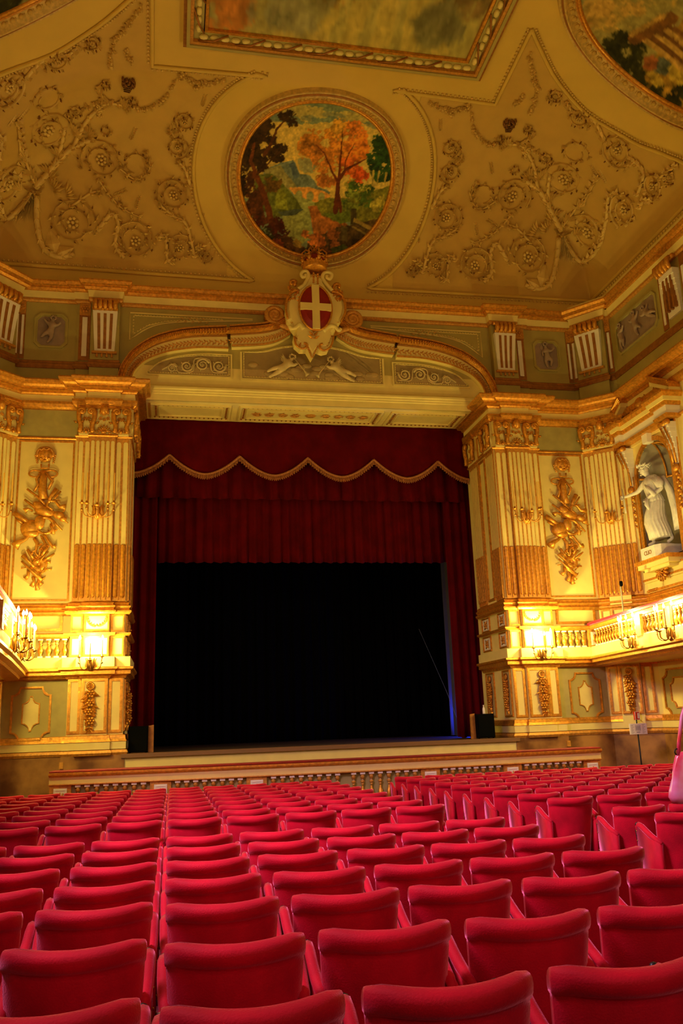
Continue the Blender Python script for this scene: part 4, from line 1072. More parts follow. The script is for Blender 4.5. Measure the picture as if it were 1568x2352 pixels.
    def aed(prof, name, ma): return sweep(pp, prof, 1).build(name, ma, o)
    aed([(-.4,9.2),(0,9.2),(.02,9.28),(-.4,9.28)], 'gilt_band', GOLD); aed([(-.4,9.28),(-.01,9.28),(-.01,9.5),(-.4,9.5)], 'frieze', WHITE)
    aed([(-.4,9.5),(.03,9.5),(.06,9.56),(.06,9.6),(-.4,9.6)], 'gilt_band', GOLD); aed([(-.4,9.6),(.1,9.6),(.12,9.7),(-.4,9.7)], 'cornice', IV)
    aed([(-.4,9.7),(.14,9.7),(.2,9.78),(.2,9.84),(-.4,9.85)], 'gilt_cornice', GOLD)
    for sg in (-1, 1):
        A_, B_ = (NY+sg*1.62, 9.86), (NY+sg*.78, 10.3)
        g = MB(M); g.prism([A_, B_, (B_[0], B_[1]+.13), (A_[0], A_[1]+.1)], 0, .34); c = g.build('pediment_wing', IV, o)
        for k in range(4): g = MB(M); g.tube([(A_[0]+sg*.02, A_[1]+.11+.045*k, .33+.02*k),(B_[0], B_[1]+.14+.045*k, .33+.02*k)], .028, 6); g.build('gilt_moulding', GOLD, c)
        g = MB(M); g.prism([(A_[0], A_[1]+.1), (B_[0], B_[1]+.13), (B_[0], B_[1]+.3), (A_[0], A_[1]+.26)], 0, .33); g.build('gilt_top', GOLD, c)
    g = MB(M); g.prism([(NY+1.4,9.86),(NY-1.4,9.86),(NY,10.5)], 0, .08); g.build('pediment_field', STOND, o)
    g = MB(M); g.ell((NY,10.1,.2), (.16,.2,.14), 10, 6)
    rnd = random.Random(2)
    for k in range(30): g.leaf(NY+rnd.uniform(-.7,.7), 9.95+rnd.uniform(0,.3), rnd.uniform(0,6.28), .22, .09, .12, .06)
    g.build('pediment_trophy', GOLD, o, True)
    g = MB(M); g.prism([(NY-.12,8.95),(NY+.12,8.95),(NY+.17,9.5),(NY-.17,9.5)], 0, .2); g.build('keystone', WHITE, o)
    # sill, bracket shell
    g = MB(M); g.box(NY-.75, NY+.75, 5.5, 5.62, 0, .42); g.box(NY-.6, NY+.6, 5.42, 5.5, 0, .32); sl_ = g.build('niche_sill', IV, o)
    g = MB(M); g.box(NY-.8, NY+.8, 5.62, 5.72, -.8, .48); g.build('gilt_edge', GOLD, sl_)
    g = MB(M); shell(g, NY, 5.4, .3, .14, 9, pi, 2*pi); shell(g, NY, 5.38, .18, .22, 7, pi, 2*pi); g.build('gilt_shell', GOLD, sl_, True)
    g = MB(M)
    for k in range(5): g.ell((NY+.95-.09*k, 4.98, .03), (.04, .05, .05), 6, 4)
    g.build('gutta', GOLD, sl_, True)
# ------------------------------------------------------------------ statue
ST = thing('statue', 'white marble statue of a wreathed robed figure with outstretched arm in the right wall niche', 'statue', (RX-.1, NY, 5.72))
K = 2.3/1.75
def SMp(a, h, z): return (-h*K, a*K, .32+z*K)                          # a: towards the stage, h: out of the niche, z: up
g = MB(lambda a, h, z: (-h, a, z)); g.prism(chamf(-.46,.46,-.5,.42,.12), 0, .30); pb = g.build('plinth', STONE, ST)
g = MB(lambda a, h, z: (-h, a, z)); g.ell((.0,-.05,.30), (.4,.36,.09), 10, 5); g.build('rock_base', STONE, ST, True)
J = dict(pel=(-.02,0,.92), sp=(0,.0,1.12), ch=(.03,.03,1.34), nk=(.06,.06,1.50), hd=(.10,.11,1.64),
         shL=(.18,.06,1.42), elL=(.36,.16,1.24), wrL=(.62,.26,1.22), haL=(.70,.28,1.22),
         shR=(-.16,.04,1.42), elR=(-.25,-.02,1.16), wrR=(-.08,.16,1.04), haR=(-.02,.2,1.0),
         hpL=(.08,.02,.88), knL=(.13,.16,.50), anL=(.10,.08,.10), toL=(.16,.20,.05),
         hpR=(-.12,0,.88), knR=(-.16,.04,.48), anR=(-.26,-.12,.12), toR=(-.22,.0,.04))
Rr = dict(pel=.15, sp=.125, ch=.155, nk=.055, hd=.085, shL=.07, elL=.048, wrL=.032, haL=.03, shR=.07, elR=.052, wrR=.034, haR=.032,
          hpL=.1, knL=.065, anL=.04, toL=.035, hpR=.1, knR=.065, anR=.04, toR=.035)
nm_ = list(J); Eg = [('pel','sp'),('sp','ch'),('ch','nk'),('nk','hd'),('ch','shL'),('shL','elL'),('elL','wrL'),('wrL','haL'),('ch','shR'),('shR','elR'),('elR','wrR'),('wrR','haR'),('pel','hpL'),('hpL','knL'),('knL','anL'),('anL','toL'),('pel','hpR'),('hpR','knR'),('knR','anR'),('anR','toR')]
me = bpy.data.meshes.new('statue_body'); me.from_pydata([SMp(*J[n]) for n in nm_], [(nm_.index(a), nm_.index(b)) for a, b in Eg], [])
SB = bpy.data.objects.new('body', me); COL.objects.link(SB); SB.parent = ST; me.materials.append(STONE)
md = SB.modifiers.new('skin', 'SKIN'); md.use_smooth_shade = True
for i, n in enumerate(nm_): me.skin_vertices[0].data[i].radius = (Rr[n]*K, Rr[n]*K)
me.skin_vertices[0].data[0].use_root = True
SB.modifiers.new('sub', 'SUBSURF').levels = 2; SB.modifiers[-1].render_levels = 2
def fingers(w, dirv, upv, name, curl):
    w = Vector(w); d = Vector(dirv).normalized(); upv = Vector(upv).normalized(); sdv = d.cross(upv)
    for i, (o_, L_) in enumerate(((-.033,.07),(-.012,.08),(.010,.076),(.03,.06))):
        b = w+upv*o_; g = MB(SMp); p = [b, b+d*L_*.45-sdv*curl*.2, b+d*L_*.8-sdv*curl*.7, b+d*L_*.75-sdv*curl*1.3]; g.tube([tuple(x) for x in p], [.011,.010,.009,.007], 6); g.build('finger', STONE, SB, True)
    g = MB(SMp); p = [w-upv*.03, w-upv*.055+d*.03-sdv*.02, w-upv*.05+d*.06-sdv*.035]; g.tube([tuple(x) for x in p], [.012,.011,.008], 6); g.build('thumb', STONE, SB, True)
fingers((.715,.285,1.22), (1,.3,0), (0,0,1), 'finger', .035); fingers((0,.21,.985), (.5,.4,-.5), (.6,-.3,.6), 'finger', .02)
hx, hh, hz = J['hd']
def HM(a, b, c):                                                     # head space: face looks towards the stage and slightly down
    an = .75; x = a*cos(an)+b*sin(an)*1.0; y = -a*sin(an)+b*cos(an); return SMp(hx+x*1.0, hh+y, hz+c)
g = MB(HM); g.ell((0,.0,.01), (.078,.095,.118), 14, 10); g.tube([(0,.085,.045),(0,.108,.005),(0,.095,-.012)], [.009,.016,.012], 6)
for sx in (-1, 1): g.ell((sx*.032,.084,.022), (.017,.012,.011), 6, 5); g.ell((sx*.032,.084,.042), (.022,.012,.008), 6, 4); g.ell((sx*.08,.0,.0), (.01,.02,.03), 6, 5)
g.ell((0,.088,-.042), (.024,.012,.008), 8, 5); g.ell((0,.084,-.054), (.018,.012,.008), 8, 5); g.ell((0,.072,-.088), (.026,.024,.022), 8, 5); g.build('face', STONE, SB, True)
g = MB(HM); rnd = random.Random(4)
for k in range(70):
    a = rnd.uniform(0,2*pi); e = rnd.uniform(.0,1.4); x, y, z = .085*cos(a)*cos(e), -.01+.1*sin(a)*cos(e), .03+.11*sin(e)
    if y > .05 and z < .08: continue
    g.ell((x, y, z), .022, 5, 4)
hr = g.build('hair', STONE, SB, True)
g = MB(HM)
for k in range(26):
    a = 2*pi*k/26; p0 = (.1*cos(a), .11*sin(a)-.0, .075); p1 = (.15*cos(a+.2), .16*sin(a+.2), .10+.02*(k % 3)); g.tube([p0, tuple((Vector(p0)+Vector(p1))/2), p1], [.012,.022,.004], 5, flat=.5)
g.build('laurel_wreath', STONE, SB, True)
# robe: rings round the body with deep folds
def rings(R_, nf, amp, name, n=64, seed=1, open_=None):
    rnd = random.Random(seed); ph = rnd.uniform(0, 6); g = MB(SMp); vs = []
    for j, (a, h, z, ra, rh, f) in enumerate(R_):
        for k in range(n):
            t = 2*pi*k/n; w = 1+f*amp*(abs(sin(t*nf/2+ph+j*.13+.5*sin(2*t+j*.2)))-.5)
            vs.append((a+ra*w*cos(t), h+rh*w*sin(t), z+.012*f*sin(t*5)))
    m = len(R_); g.add(vs, [(j*n+k,j*n+(k+1)%n,(j+1)*n+(k+1)%n,(j+1)*n+k) for j in range(m-1) for k in range(n)]+[tuple(range(n)), tuple(range((m-1)*n,m*n))])
    return g.build(name, STONE, SB, True)
rings([(-.05,.0,.16,.25,.21,1),(-.04,.02,.30,.24,.21,1),(-.01,.06,.5,.225,.21,1),(-.0,.05,.68,.205,.19,.9),(-.02,.02,.84,.19,.165,.8),(-.02,.0,.96,.175,.15,.6),(0,.0,1.08,.148,.128,.5)], 18, .20, 'skirt', seed=2)
rings([(-.0,.0,.93,.20,.175,1),(.0,.0,.99,.19,.165,.8),(.01,.01,1.08,.165,.14,.5),(.02,.03,1.2,.17,.15,.6),(.03,.04,1.3,.185,.155,.5),(.03,.04,1.38,.19,.14,.4),(.04,.05,1.45,.12,.10,.3),(.05,.055,1.48,.07,.065,.1)], 14, .12, 'tunic', seed=5)
g = MB(SMp)
for k in range(5): g.tube([(-.2+.02*k,.02+.02*k,1.40),(-.28+.02*k,-.02+.02*k,1.28),(-.31+.02*k,.02+.01*k,1.18)], [.05,.045,.02], 7)
g.build('sleeve', STONE, SB, True)
g = MB(SMp)
for k in range(7): g.tube([(-.18-.015*k,-.08,1.42),(-.30-.02*k,-.12,1.1),(-.36-.025*k,-.14+.02*(k%2),.7),(-.38-.03*k,-.12,.25)], [.03,.045,.045,.03], 6)
g.build('cloak', STONE, SB, True)
g = MB(SMp); g.tube([(.02,.17,1.30),(-.1,.18,1.18),(-.2,.12,1.02)], [.03,.04,.04], 7); g.tube([(-.02,.2,1.0),(-.04,.24,.86),(-.08,.22,.76)], [.04,.045,.02], 7); g.build('sash', STONE, SB, True)
g = MB(SMp); g.tube([(.78,.26,1.42),(.70,.30,1.18),(.58,.36,.84)], [.010,.013,.016], 6); tg = g.build('wand', STONE, ST, True)
cu = bpy.data.curves.new('inscription', 'FONT'); cu.body = 'CLIO'; cu.size = .16; cu.extrude = .004; cu.align_x = 'CENTER'
cu.materials.append(RUST); _t0 = bpy.data.objects.new('text_tmp', cu); COL.objects.link(_t0); bpy.context.view_layer.update(); _m = bpy.data.meshes.new_from_object(_t0.evaluated_get(bpy.context.evaluated_depsgraph_get())); bpy.data.objects.remove(_t0)
tx = bpy.data.objects.new('inscription', _m); COL.objects.link(tx); tx.parent = ST; tx.location = (-.425, .0, .09); tx.rotation_euler = (pi/2, 0, -pi/2)
# ------------------------------------------------------------------ vault: paintings
def noise2(n, sc, seed=0, octv=3):
    r = np.random.RandomState(seed); out = np.zeros((n, n)); amp = 1; tot = 0
    for o in range(octv):
        m = int(sc*2**o)+2; gr = r.rand(m+1, m+1); x = np.linspace(0, m-1.001, n); i = x.astype(int); f = x-i; f = f*f*(3-2*f)
        a = gr[i][:, i]; b = gr[i][:, i+1]; c = gr[i+1][:, i]; d = gr[i+1][:, i+1]; fx = f[None, :]; fy = f[:, None]
        out += amp*((a*(1-fx)+b*fx)*(1-fy)+(c*(1-fx)+d*fx)*fy); tot += amp; amp *= .55
    return out/tot
class Canvas:
    def __init__(s, n, seed=1):
        s.n = n; s.Y, s.X = np.mgrid[0:n, 0:n]/(n-1.0); s.C = np.zeros((n, n, 3)); s.k = 0; s.seed = seed
        s.w1 = noise2(n, 20, seed, 4)-.5; s.w2 = noise2(n, 20, seed+9, 4)-.5; s.fine = noise2(n, 85, seed+3, 2)-.5
    def put(s, m, c, var=.25, a=1.):
        m = np.clip(m, 0, 1)[..., None]*a; s.k += 1
        c = np.array(c)/255.; t = 1+var*2*(noise2(s.n, 26, s.seed*7+s.k, 3)-.5)[..., None]+var*1.2*s.fine[..., None]
        s.C = s.C*(1-m)+np.clip(c*t, 0, 1)*m
    def blob(s, x, y, rx, ry, c, rough=.5, var=.35, a=1.):
        d = ((s.X-x)/rx)**2+((s.Y-y)/ry)**2; s.put((1-d+rough*(s.w1*3+s.fine*1.4))*6, c, var, a)
    def poly(s, P, c, var=.25, warp=.02, a=1.):
        X = s.X+s.w1*warp; Y = s.Y+s.w2*warp; ins = np.zeros_like(X, bool); n = len(P); j = n-1
        for i in range(n):
            xi, yi = P[i]; xj, yj = P[j]
            with np.errstate(divide='ignore', invalid='ignore'): cnd = ((yi > Y) != (yj > Y)) & (X < (xj-xi)*(Y-yi)/((yj-yi) or 1e-9)+xi)
            ins ^= cnd; j = i
        s.put(ins.astype(float), c, var, a)
    def line(s, P, w, c, var=.2, warp=.012):
        X = s.X+s.w1*warp; Y = s.Y+s.w2*warp; m = np.zeros_like(X)
        W_ = w if isinstance(w, tuple) else (w, w)
        L = list(zip(P[:-1], P[1:]))
        for i, (a, b) in enumerate(L):
            dx, dy = b[0]-a[0], b[1]-a[1]; t = np.clip(((X-a[0])*dx+(Y-a[1])*dy)/(dx*dx+dy*dy), 0, 1)
            d = np.hypot(X-a[0]-t*dx, Y-a[1]-t*dy); ww = W_[0]+(W_[1]-W_[0])*(i+t)/len(L); m = np.maximum(m, (d < ww))
        s.put(m, c, var)
    def sample(s, u, v):
        if not hasattr(s, 'done'): s.done = 1; s.C = np.clip(s.C*(1+.22*s.fine[..., None]+.2*(noise2(s.n, 60, 77, 2)-.5)[..., None]), 0, 1)
        n = s.n-1; x = np.clip(u*n, 0, n-1e-3); y = np.clip(v*n, 0, n-1e-3); i, j = x.astype(int), y.astype(int); fx = (x-i)[:, None]; fy = (y-j)[:, None]
        c = s.C[j, i]*(1-fx)*(1-fy)+s.C[j, i+1]*fx*(1-fy)+s.C[j+1, i]*(1-fx)*fy+s.C[j+1, i+1]*fx*fy
        c = (c*.85+.15*c.mean(1, keepdims=True))*np.array([1.04,1.04,.80]); c = np.where(c <= .04045, c/12.92, ((c+.055)/1.055)**2.4); return np.concatenate([c, np.ones((len(c), 1))], 1)
def landscape(n=340):
    c = Canvas(n, 3); W1 = lambda x, y: ((x-150)/1265, (y-145)/1280)
    P = lambda *a: [W1(*p) for p in a]
    c.put(np.ones((n, n)), (120,140,140), .08); c.poly(P((0,420),(1600,250),(1600,1000),(0,1000)), (215,185,110), .1, .08)
    for x, y, rx, ry in ((560,260,260,60),(1050,250,240,45),(640,320,60,30),(760,560,150,110),(620,690,140,60)): c.blob(*W1(x, y), rx/1265, ry/1280, (225,190,110) if y > 300 else (200,175,105), .6, .12, .75)
    for x, y, rx, ry in ((660,310,70,30),(850,260,90,24),(1200,300,90,40),(700,690,90,60),(400,330,80,40)): c.blob(*W1(x, y), rx/1265, ry/1280, (105,125,140), .6, .15, .6)
    c.poly(P((350,760),(470,690),(580,660),(640,760),(730,770),(810,850),(900,890),(900,1050),(350,1000)), (110,128,148), .2); c.poly(P((545,690),(590,680),(640,780),(600,810)), (75,95,140), .2)
    c.poly(P((350,760),(480,700),(560,800),(700,930),(400,900)), (150,145,110), .2)
    c.poly(P((560,880),(720,860),(840,880),(915,915),(860,980),(840,1000),(640,960)), (225,155,80), .12, .006)
    for x in (650,742,838): c.blob(*W1(x, 935), 30/1265, 42/1280, (150,155,120), .15, .1)
    c.poly(P((300,800),(420,780),(520,860),(640,980),(720,1010),(640,1090),(450,1130),(250,1000)), (100,112,50), .3); c.poly(P((470,860),(560,950),(560,1060),(450,1050)), (130,140,50), .3)
    c.poly(P((600,930),(860,990),(880,1020),(760,1080),(780,1250),(700,1320),(560,1300),(520,1080),(690,1050)), (150,160,110), .22); c.poly(P((480,1080),(560,1060),(700,1040),(640,1090),(520,1110)), (75,90,100), .2)
    c.poly(P((780,980),(900,930),(1100,920),(1420,780),(1420,1130),(1250,1120),(1050,1100),(860,1110),(800,1050)), (125,125,45), .3)
    for k in range(14): rr = random.Random(k); c.blob(*W1(1000+rr.random()*400, 790+rr.random()*190), .05, .05, rr.choice([(70,100,40),(110,125,50),(60,85,35),(150,140,60)]), 1, .4)
    c.poly(P((730,1010),(800,1000),(850,1080),(1050,1110),(1100,1150),(900,1200),(900,1330),(700,1260),(790,1230),(770,1120)), (165,95,45), .35)
    c.poly(P((850,1060),(1080,1030),(1150,1090),(1000,1130)), (100,120,45), .3); c.poly(P((1000,1160),(1420,1050),(1300,1320),(1000,1480),(700,1500),(750,1300)), (80,60,35), .5)
    for x, y, r, cc in ((960,1230,60,(150,85,45)),(830,1290,70,(190,100,50)),(980,1300,50,(140,80,45)),(720,1240,50,(215,120,60)),(1040,1370,80,(70,85,35)),(880,1380,60,(95,55,30)),(1150,1290,60,(60,45,30))): c.blob(*W1(x, y), r/1265, r/1500, cc, .8, .4)
    c.poly(P((1095,1000),(1140,1000),(1150,1130),(1100,1130)), (70,60,35), .2, .004)
    c.poly(P((1125,1075),(1290,1140),(1270,1175),(1120,1110)), (150,125,70), .1, .003); c.line(P((1120,1150),(1240,1200)), .006, (130,110,65)); c.line(P((1130,1115),(1270,1170)), .003, (60,50,35))
    c.poly(P((1020,1140),(1080,1160),(1075,1270),(1030,1270)), (85,75,50), .2, .004)
    # middle tree
    for x, y, rx, ry, cc in ((700,520,95,110,(185,115,40)),(790,590,80,90,(175,105,40)),(930,400,100,110,(215,140,45)),(1030,420,90,120,(220,120,40)),(960,560,130,140,(225,135,45)),(1080,560,100,120,(225,120,35)),(1050,690,110,90,(215,95,30)),(850,680,100,80,(200,120,45)),(1150,740,70,60,(215,80,25)),(870,790,90,60,(190,110,45)),(900,350,60,60,(220,160,60))):
        c.blob(*W1(x, y), rx/1265, ry/1280, cc, .85, .4)
    for Pn, w in (((965,1040),(965,780),(1010,700),(1100,640),(1160,600)), (.016,.003)), (((965,800),(900,720),(820,580),(750,520)), (.009,.002)), (((965,780),(955,560),(940,380)), (.008,.002)), (((1000,710),(1010,600),(1050,480)), (.005,.002)), (((975,900),(1010,1040)), (.01,.008)):
        c.line(P(*Pn), w, (105,45,22))
    for x, y, rx, ry in ((1290,450,95,80),(1330,560,110,100),(1250,620,90,80),(1350,680,90,90),(1290,700,70,60)): c.blob(*W1(x, y), rx/1265, ry/1280, (38,70,30), .9, .5)
    for x in (1245,1290,1350): c.line(P((x,690),(x+6,790)), (.008,.004), (170,150,80))
    # left tree
    for x, y, rx, ry in ((500,310,95,55),(545,345,50,50),(300,450,110,110),(230,540,80,110),(380,510,75,40),(480,575,60,45),(300,640,110,80),(440,650,60,50),(220,720,80,100),(190,900,60,120),(330,730,60,40)): c.blob(*W1(x, y), rx/1265, ry/1280, (58,38,18), 1.0, .5)
    for x, y, rx, ry in ((420,860,70,60),(300,980,80,90),(280,1100,110,100),(360,1150,70,60),(240,860,40,80)): c.blob(*W1(x, y), rx/1265, ry/1280, (85,45,22) if x < 400 else (105,75,30), 1.0, .45)
    c.line(P((440,1180),(370,960),(290,800),(240,700),(260,560)), (.022,.008), (110,55,25)); c.line(P((340,640),(390,560),(420,430),(470,360)), (.012,.004), (95,50,22)); c.line(P((300,800),(380,700),(470,600)), (.006,.003), (70,40,20))
    for x, y, r, cc in ((480,1220,100,(75,30,16)),(380,1280,90,(60,60,28)),(300,1200,80,(90,35,18)),(560,1330,80,(80,50,28)),(640,1400,90,(95,62,30)),(480,1350,60,(140,60,30)),(660,1320,40,(150,120,60)),(780,1420,90,(50,35,22)),(300,1330,100,(60,40,20))): c.blob(*W1(x, y), r/1265, r/1500, cc, .9, .4)
    return c
def paint_obj(name, pts, uv, faces, canvas, parent):
    me = bpy.data.meshes.new(name); me.from_pydata(pts, [], faces); me.materials.append(PAINT)
    ca = me.color_attributes.new('paint', 'FLOAT_COLOR', 'POINT'); uv = np.array(uv)
    ca.data.foreach_set('color', canvas.sample(uv[:, 0], uv[:, 1]).astype(np.float32).ravel())
    me.shade_smooth(); o = bpy.data.objects.new(name, me); COL.objects.link(o); o.parent = parent; return o
FRM = mat('parcel_gilt_cream_frame', (.72, .50, .15), .5, .1, var=.3, scale=12)
def round_painting(sf, cx, cs, R, rp, canvas, label, flipu=False, loc=(0,0,0), nper=64):
    """sf(a, b, h): a along the wall, b up the curve of the vault, h off its surface"""
    t = thing('ceiling_painting', label, 'painting', loc); out = []
    N = 210 if R < 3 else 120; idx = {}; pts = []; uv = []; fs = []
    for j in range(N+1):
        for i in range(N+1):
            a, b = -1+2*i/N, -1+2*j/N
            if a*a+b*b <= 1.06:
                idx[i, j] = len(pts); pts.append(tuple(sf(cx+a*rp, cs+b*rp, .03))); uv.append(((1-a if flipu else 1+a)/2, (1-b)/2))
    for j in range(N):
        for i in range(N):
            q = [idx.get(k) for k in ((i,j),(i+1,j),(i+1,j+1),(i,j+1))]
            if None not in q: fs.append(tuple(q))
    out.append(paint_obj('canvas', pts, uv, fs, canvas, None))
    def ring_(r0, prof, name, ma, n=96):
        g = MB(); m = len(prof); vs = [tuple(sf(cx+(r0+d)*cos(2*pi*k/n), cs+(r0+d)*sin(2*pi*k/n), h)) for k in range(n) for d, h in prof]
        g.add(vs, [(k*m+i,k*m+i+1,((k+1)%n)*m+i+1,((k+1)%n)*m+i) for k in range(n) for i in range(m-1)]); out.append(g.build(name, ma, None, True))
    w = R-rp
    ring_(rp, [(-.07,.0),(-.06,.06),(-.02,.09),(.03,.07),(.04,.02)], 'gilt_inner_moulding', GOLD)
    ring_(rp, [(.03,.02),(.06,.06),(.1,.08),(w*.55,.12),(w*.62,.2),(w*.68,.22),(w*.75,.16),(w*.9,.14),(w*.95,.18),(w,.12),(w+.03,0)], 'frame_moulding', FRM)
    ring_(rp+w*.8, [(-.03,.14),(0,.2),(.03,.14)], 'rust_fillet', RUST)
    ring_(rp+.05, [(-.02,.07),(0,.1),(.02,.07)], 'gilt_fillet', GOLDM)
    g = MB()
    for k in range(nper):
        a = 2*pi*k/nper; c = (cx+(rp+w*.36)*cos(a), cs+(rp+w*.36)*sin(a))
        g.M = lambda u, v, h, c=c, a=a: tuple(sf(c[0]+u*cos(a)-v*sin(a), c[1]+u*sin(a)+v*cos(a), .1+h)); g.ell((0,0,0), (w*.17, .06*R/2.6, .05), 6, 4); g.ell((0,.11*R/2.6,.0), (w*.13, .015, .03), 5, 3)
    e = g.build('egg_and_dart', CEILP, None, True); e['kind'] = 'stuff'; out.append(e)
    adopt(out, t); return t
sf_front = lambda a, b, h: vp(XC+a, VY-s2v(b), h)
LC = landscape()
round_painting(sf_front, 0, 3.53, 2.62, 2.24, LC, 'round painted landscape with orange tree and bridge in a gilt frame above the shield', loc=(XC, 20.5, 17))
def ruins(n=200):
    c = Canvas(n, 8); c.put(np.ones((n, n)), (150,140,100), .12)
    for x, y, rx, ry, cc in ((.84,.14,.10,.08,(190,130,75)),(.95,.12,.08,.1,(115,125,110)),(.7,.2,.2,.12,(165,140,85)),(.75,.05,.2,.08,(130,135,115)),(.5,.2,.3,.2,(190,150,90)),(.3,.3,.3,.2,(205,165,85)),(.2,.5,.2,.15,(120,130,120)),(1,.3,.06,.1,(125,130,120))): c.blob(x, y, rx, ry, cc, .8, .15, .8)
    c.poly([(.2,.62),(.6,.5),(.85,.5),(1.2,.42),(1.2,1),(0,1)], (165,125,50), .35)
    for x, y, rx, ry in ((.90,.34,.07,.06),(.86,.40,.06,.06),(.94,.42,.08,.05),(1.0,.5,.07,.06),(.97,.60,.06,.05),(.92,.68,.07,.05),(.3,.80,.12,.10),(.08,.52,.09,.08),(.04,.6,.08,.06),(.42,.85,.12,.08)): c.blob(x, y, rx, ry, (42,44,18), 1, .5)
    for x, y, rx, ry, cc in ((.86,.55,.04,.04,(70,85,110)),(.88,.50,.04,.03,(170,90,60)),(.93,.56,.03,.05,(190,160,70)),(.84,.63,.05,.04,(185,160,70))): c.blob(x, y, rx, ry, cc, .8, .3, .9)
    for k in range(6): c.line([(.70+.022*k,.44-.01*k),(.66+.028*k,.86)], .012, (190,150,90) if k % 2 else (115,75,42))
    c.line([(.66,.46),(.83,.38)], .028, (120,78,40)); c.line([(.67,.43),(.82,.36)], .01, (180,140,80))
    return c
RU = ruins()
for s in (-1, 1):
    sf = lambda a, b, h, s=s: vp(XC+s*(9.02-s2v(b)), VY-a, h)
    round_painting(sf, 9.0, 3.75, 3.22, 2.78, RU, 'large round ceiling painting with %s above the %s wall' % ('a ruined column among trees' if s > 0 else 'dark foliage', SIDE[s]), flipu=(s > 0), loc=(XC+s*7, 13.5, 17), nper=80)
def clouds(n=150):
    c = Canvas(n, 15); c.put(np.ones((n, n)), (170,160,110), .12)
    for k in range(6): c.poly([(.52+.03*k,.55),(.55+.03*k,.55),(.25+.13*k+.05,1.05),(.25+.13*k-.03,1.05)], (205,180,105), .08, .02, .5)
    for x, y, rx, ry, cc in ((.22,.78,.2,.14,(120,75,45)),(.42,.83,.16,.10,(135,90,50)),(.08,.9,.12,.1,(190,110,50)),(.75,.72,.18,.14,(110,75,50)),(.9,.8,.12,.14,(120,95,70)),(.85,.93,.1,.06,(110,110,95)),(.3,.94,.16,.05,(130,130,115)),(.6,.5,.2,.2,(215,190,120)),(.3,.5,.3,.15,(140,100,70)),(.8,.4,.2,.2,(120,120,120))): c.blob(x, y, rx, ry, cc, .7, .2, .85)
    return c
RP = thing('ceiling_painting', 'large rectangular painting of clouds and sun rays in a ribbon-wrapped gilt frame', 'painting', (XC, 13, 18.1)); out = []
zc = VZ+VH; x0, x1, y1, y0 = XC-3.26, XC+3.26, 17.24, 4.0; N = 110
pts = [(x0+(x1-x0)*i/N, y0+(y1-y0)*j/N, zc-.02) for j in range(N+1) for i in range(N+1)]
out.append(paint_obj('canvas', pts, [(i/N, j/N) for j in range(N+1) for i in range(N+1)], [(j*(N+1)+i,j*(N+1)+i+1,(j+1)*(N+1)+i+1,(j+1)*(N+1)+i) for j in range(N) for i in range(N)], clouds(), None))
MZ = lambda u, v, h: (u, v, zc-h)
for d0, d1, h0, h1, ma, nmx in ((0,.07,0,.1,GOLD,'gilt_inner_moulding'),(.07,.1,0,.05,DARK,'dark_groove'),(.1,.34,0,.06,IV2,'frame_bed'),(.34,.42,0,.16,GOLDM,'gilt_moulding'),(.42,.5,0,.2,IV2,'outer_moulding'),(.5,.58,0,.13,RUST,'outer_fillet')):  # near-black sunk strip between the inner moulding and the bed
    g = MB(MZ); g.ring([(x0-d1,y0-d1),(x1+d1,y0-d1),(x1+d1,y1+d1),(x0-d1,y1+d1)], [(x0-d0,y0-d0),(x1+d0,y0-d0),(x1+d0,y1+d0),(x0-d0,y1+d0)], h0, h1); out.append(g.build(nmx, ma, None))
def beads(p, q, n, ribbon=True):
    for k in range(n):
        a = Vector(p)+(Vector(q)-Vector(p))*((k+.12)/n); b = Vector(p)+(Vector(q)-Vector(p))*((k+.88)/n); m_ = (a+b)/2
        g = MB(MZ); g.tube([(*a, .08),(*(a*.85+b*.15), .09),(*m_, .09),(*(a*.15+b*.85), .09),(*b, .08)], [.03,.062,.07,.062,.03], 8); out.append(g.build('bead', IV, None, True))
    g = MB(MZ); d = (Vector(q)-Vector(p)); nn = d.length/.9; nrm_ = Vector((-d.y, d.x)).normalized()
    for k in range(int(nn)):
        a = Vector(p)+d*(k/nn); b = Vector(p)+d*((k+.8)/nn); g.tube([(*(a+nrm_*.13), .1),(*((a+b)/2), .2),(*(b-nrm_*.13), .1)], .025, 5)
    out.append(g.build('ribbon', RUST, None, True))
beads((x0-.22,y1+.22), (x1+.22,y1+.22), 27); beads((x0-.22,y1+.1), (x0-.22,y1-5), 20); beads((x1+.22,y1+.1), (x1+.22,y1-5), 20)
adopt(out, RP)
# ------------------------------------------------------------------ vault: star panels with relief
XV = []
def star_outline():
    P = []
    def sv(dx, v): P.append((dx, v))
    sv(4.55, 6.5); sv(4.6, 3.9); sv(1.71, 3.98)
    a0, a1 = math.acos(1.71/3.5), -math.acos(1.72/3.5)
    for k in range(1, 25):
        a = a0+(a1-a0)*k/24; P.append((3.5*cos(a), s2v(max(.44, 3.5+3.5*sin(a)))))
    P += [(8.0,.0305),(8.9,.031),(8.982,.038),(8.989,.12),(8.9895,1.3),(8.9895,5.6)]+smooth_line([(8.9895,6.2),(8.76,5.72),(8.5,5.29),(8.0,4.79),(6.95,4.57),(5.86,5.12),(5.01,5.96),(4.54,6.51)], 4)
    return P
    v0, R0 = 9.0, 4.25
    for k in range(0, 21):
        t = k/20; a = math.radians(222)+(math.radians(318)-math.radians(222))*t    # centre (su 3.75, v 9)
        su = 3.75+(-1)*cos(math.radians(-90))*0
    for k in range(0, 25):
        su = .62+(6.75-.62)*k/24; R = 4.3-(.45*max(0, (su-3.75)/3)**2); v = v0-sqrt(max(.01, R*R-(su-3.75)**2)); P.append((9.02-s2v(su), v))
    P[-1] = (4.55, 6.5)
    return P
SO = star_outline()
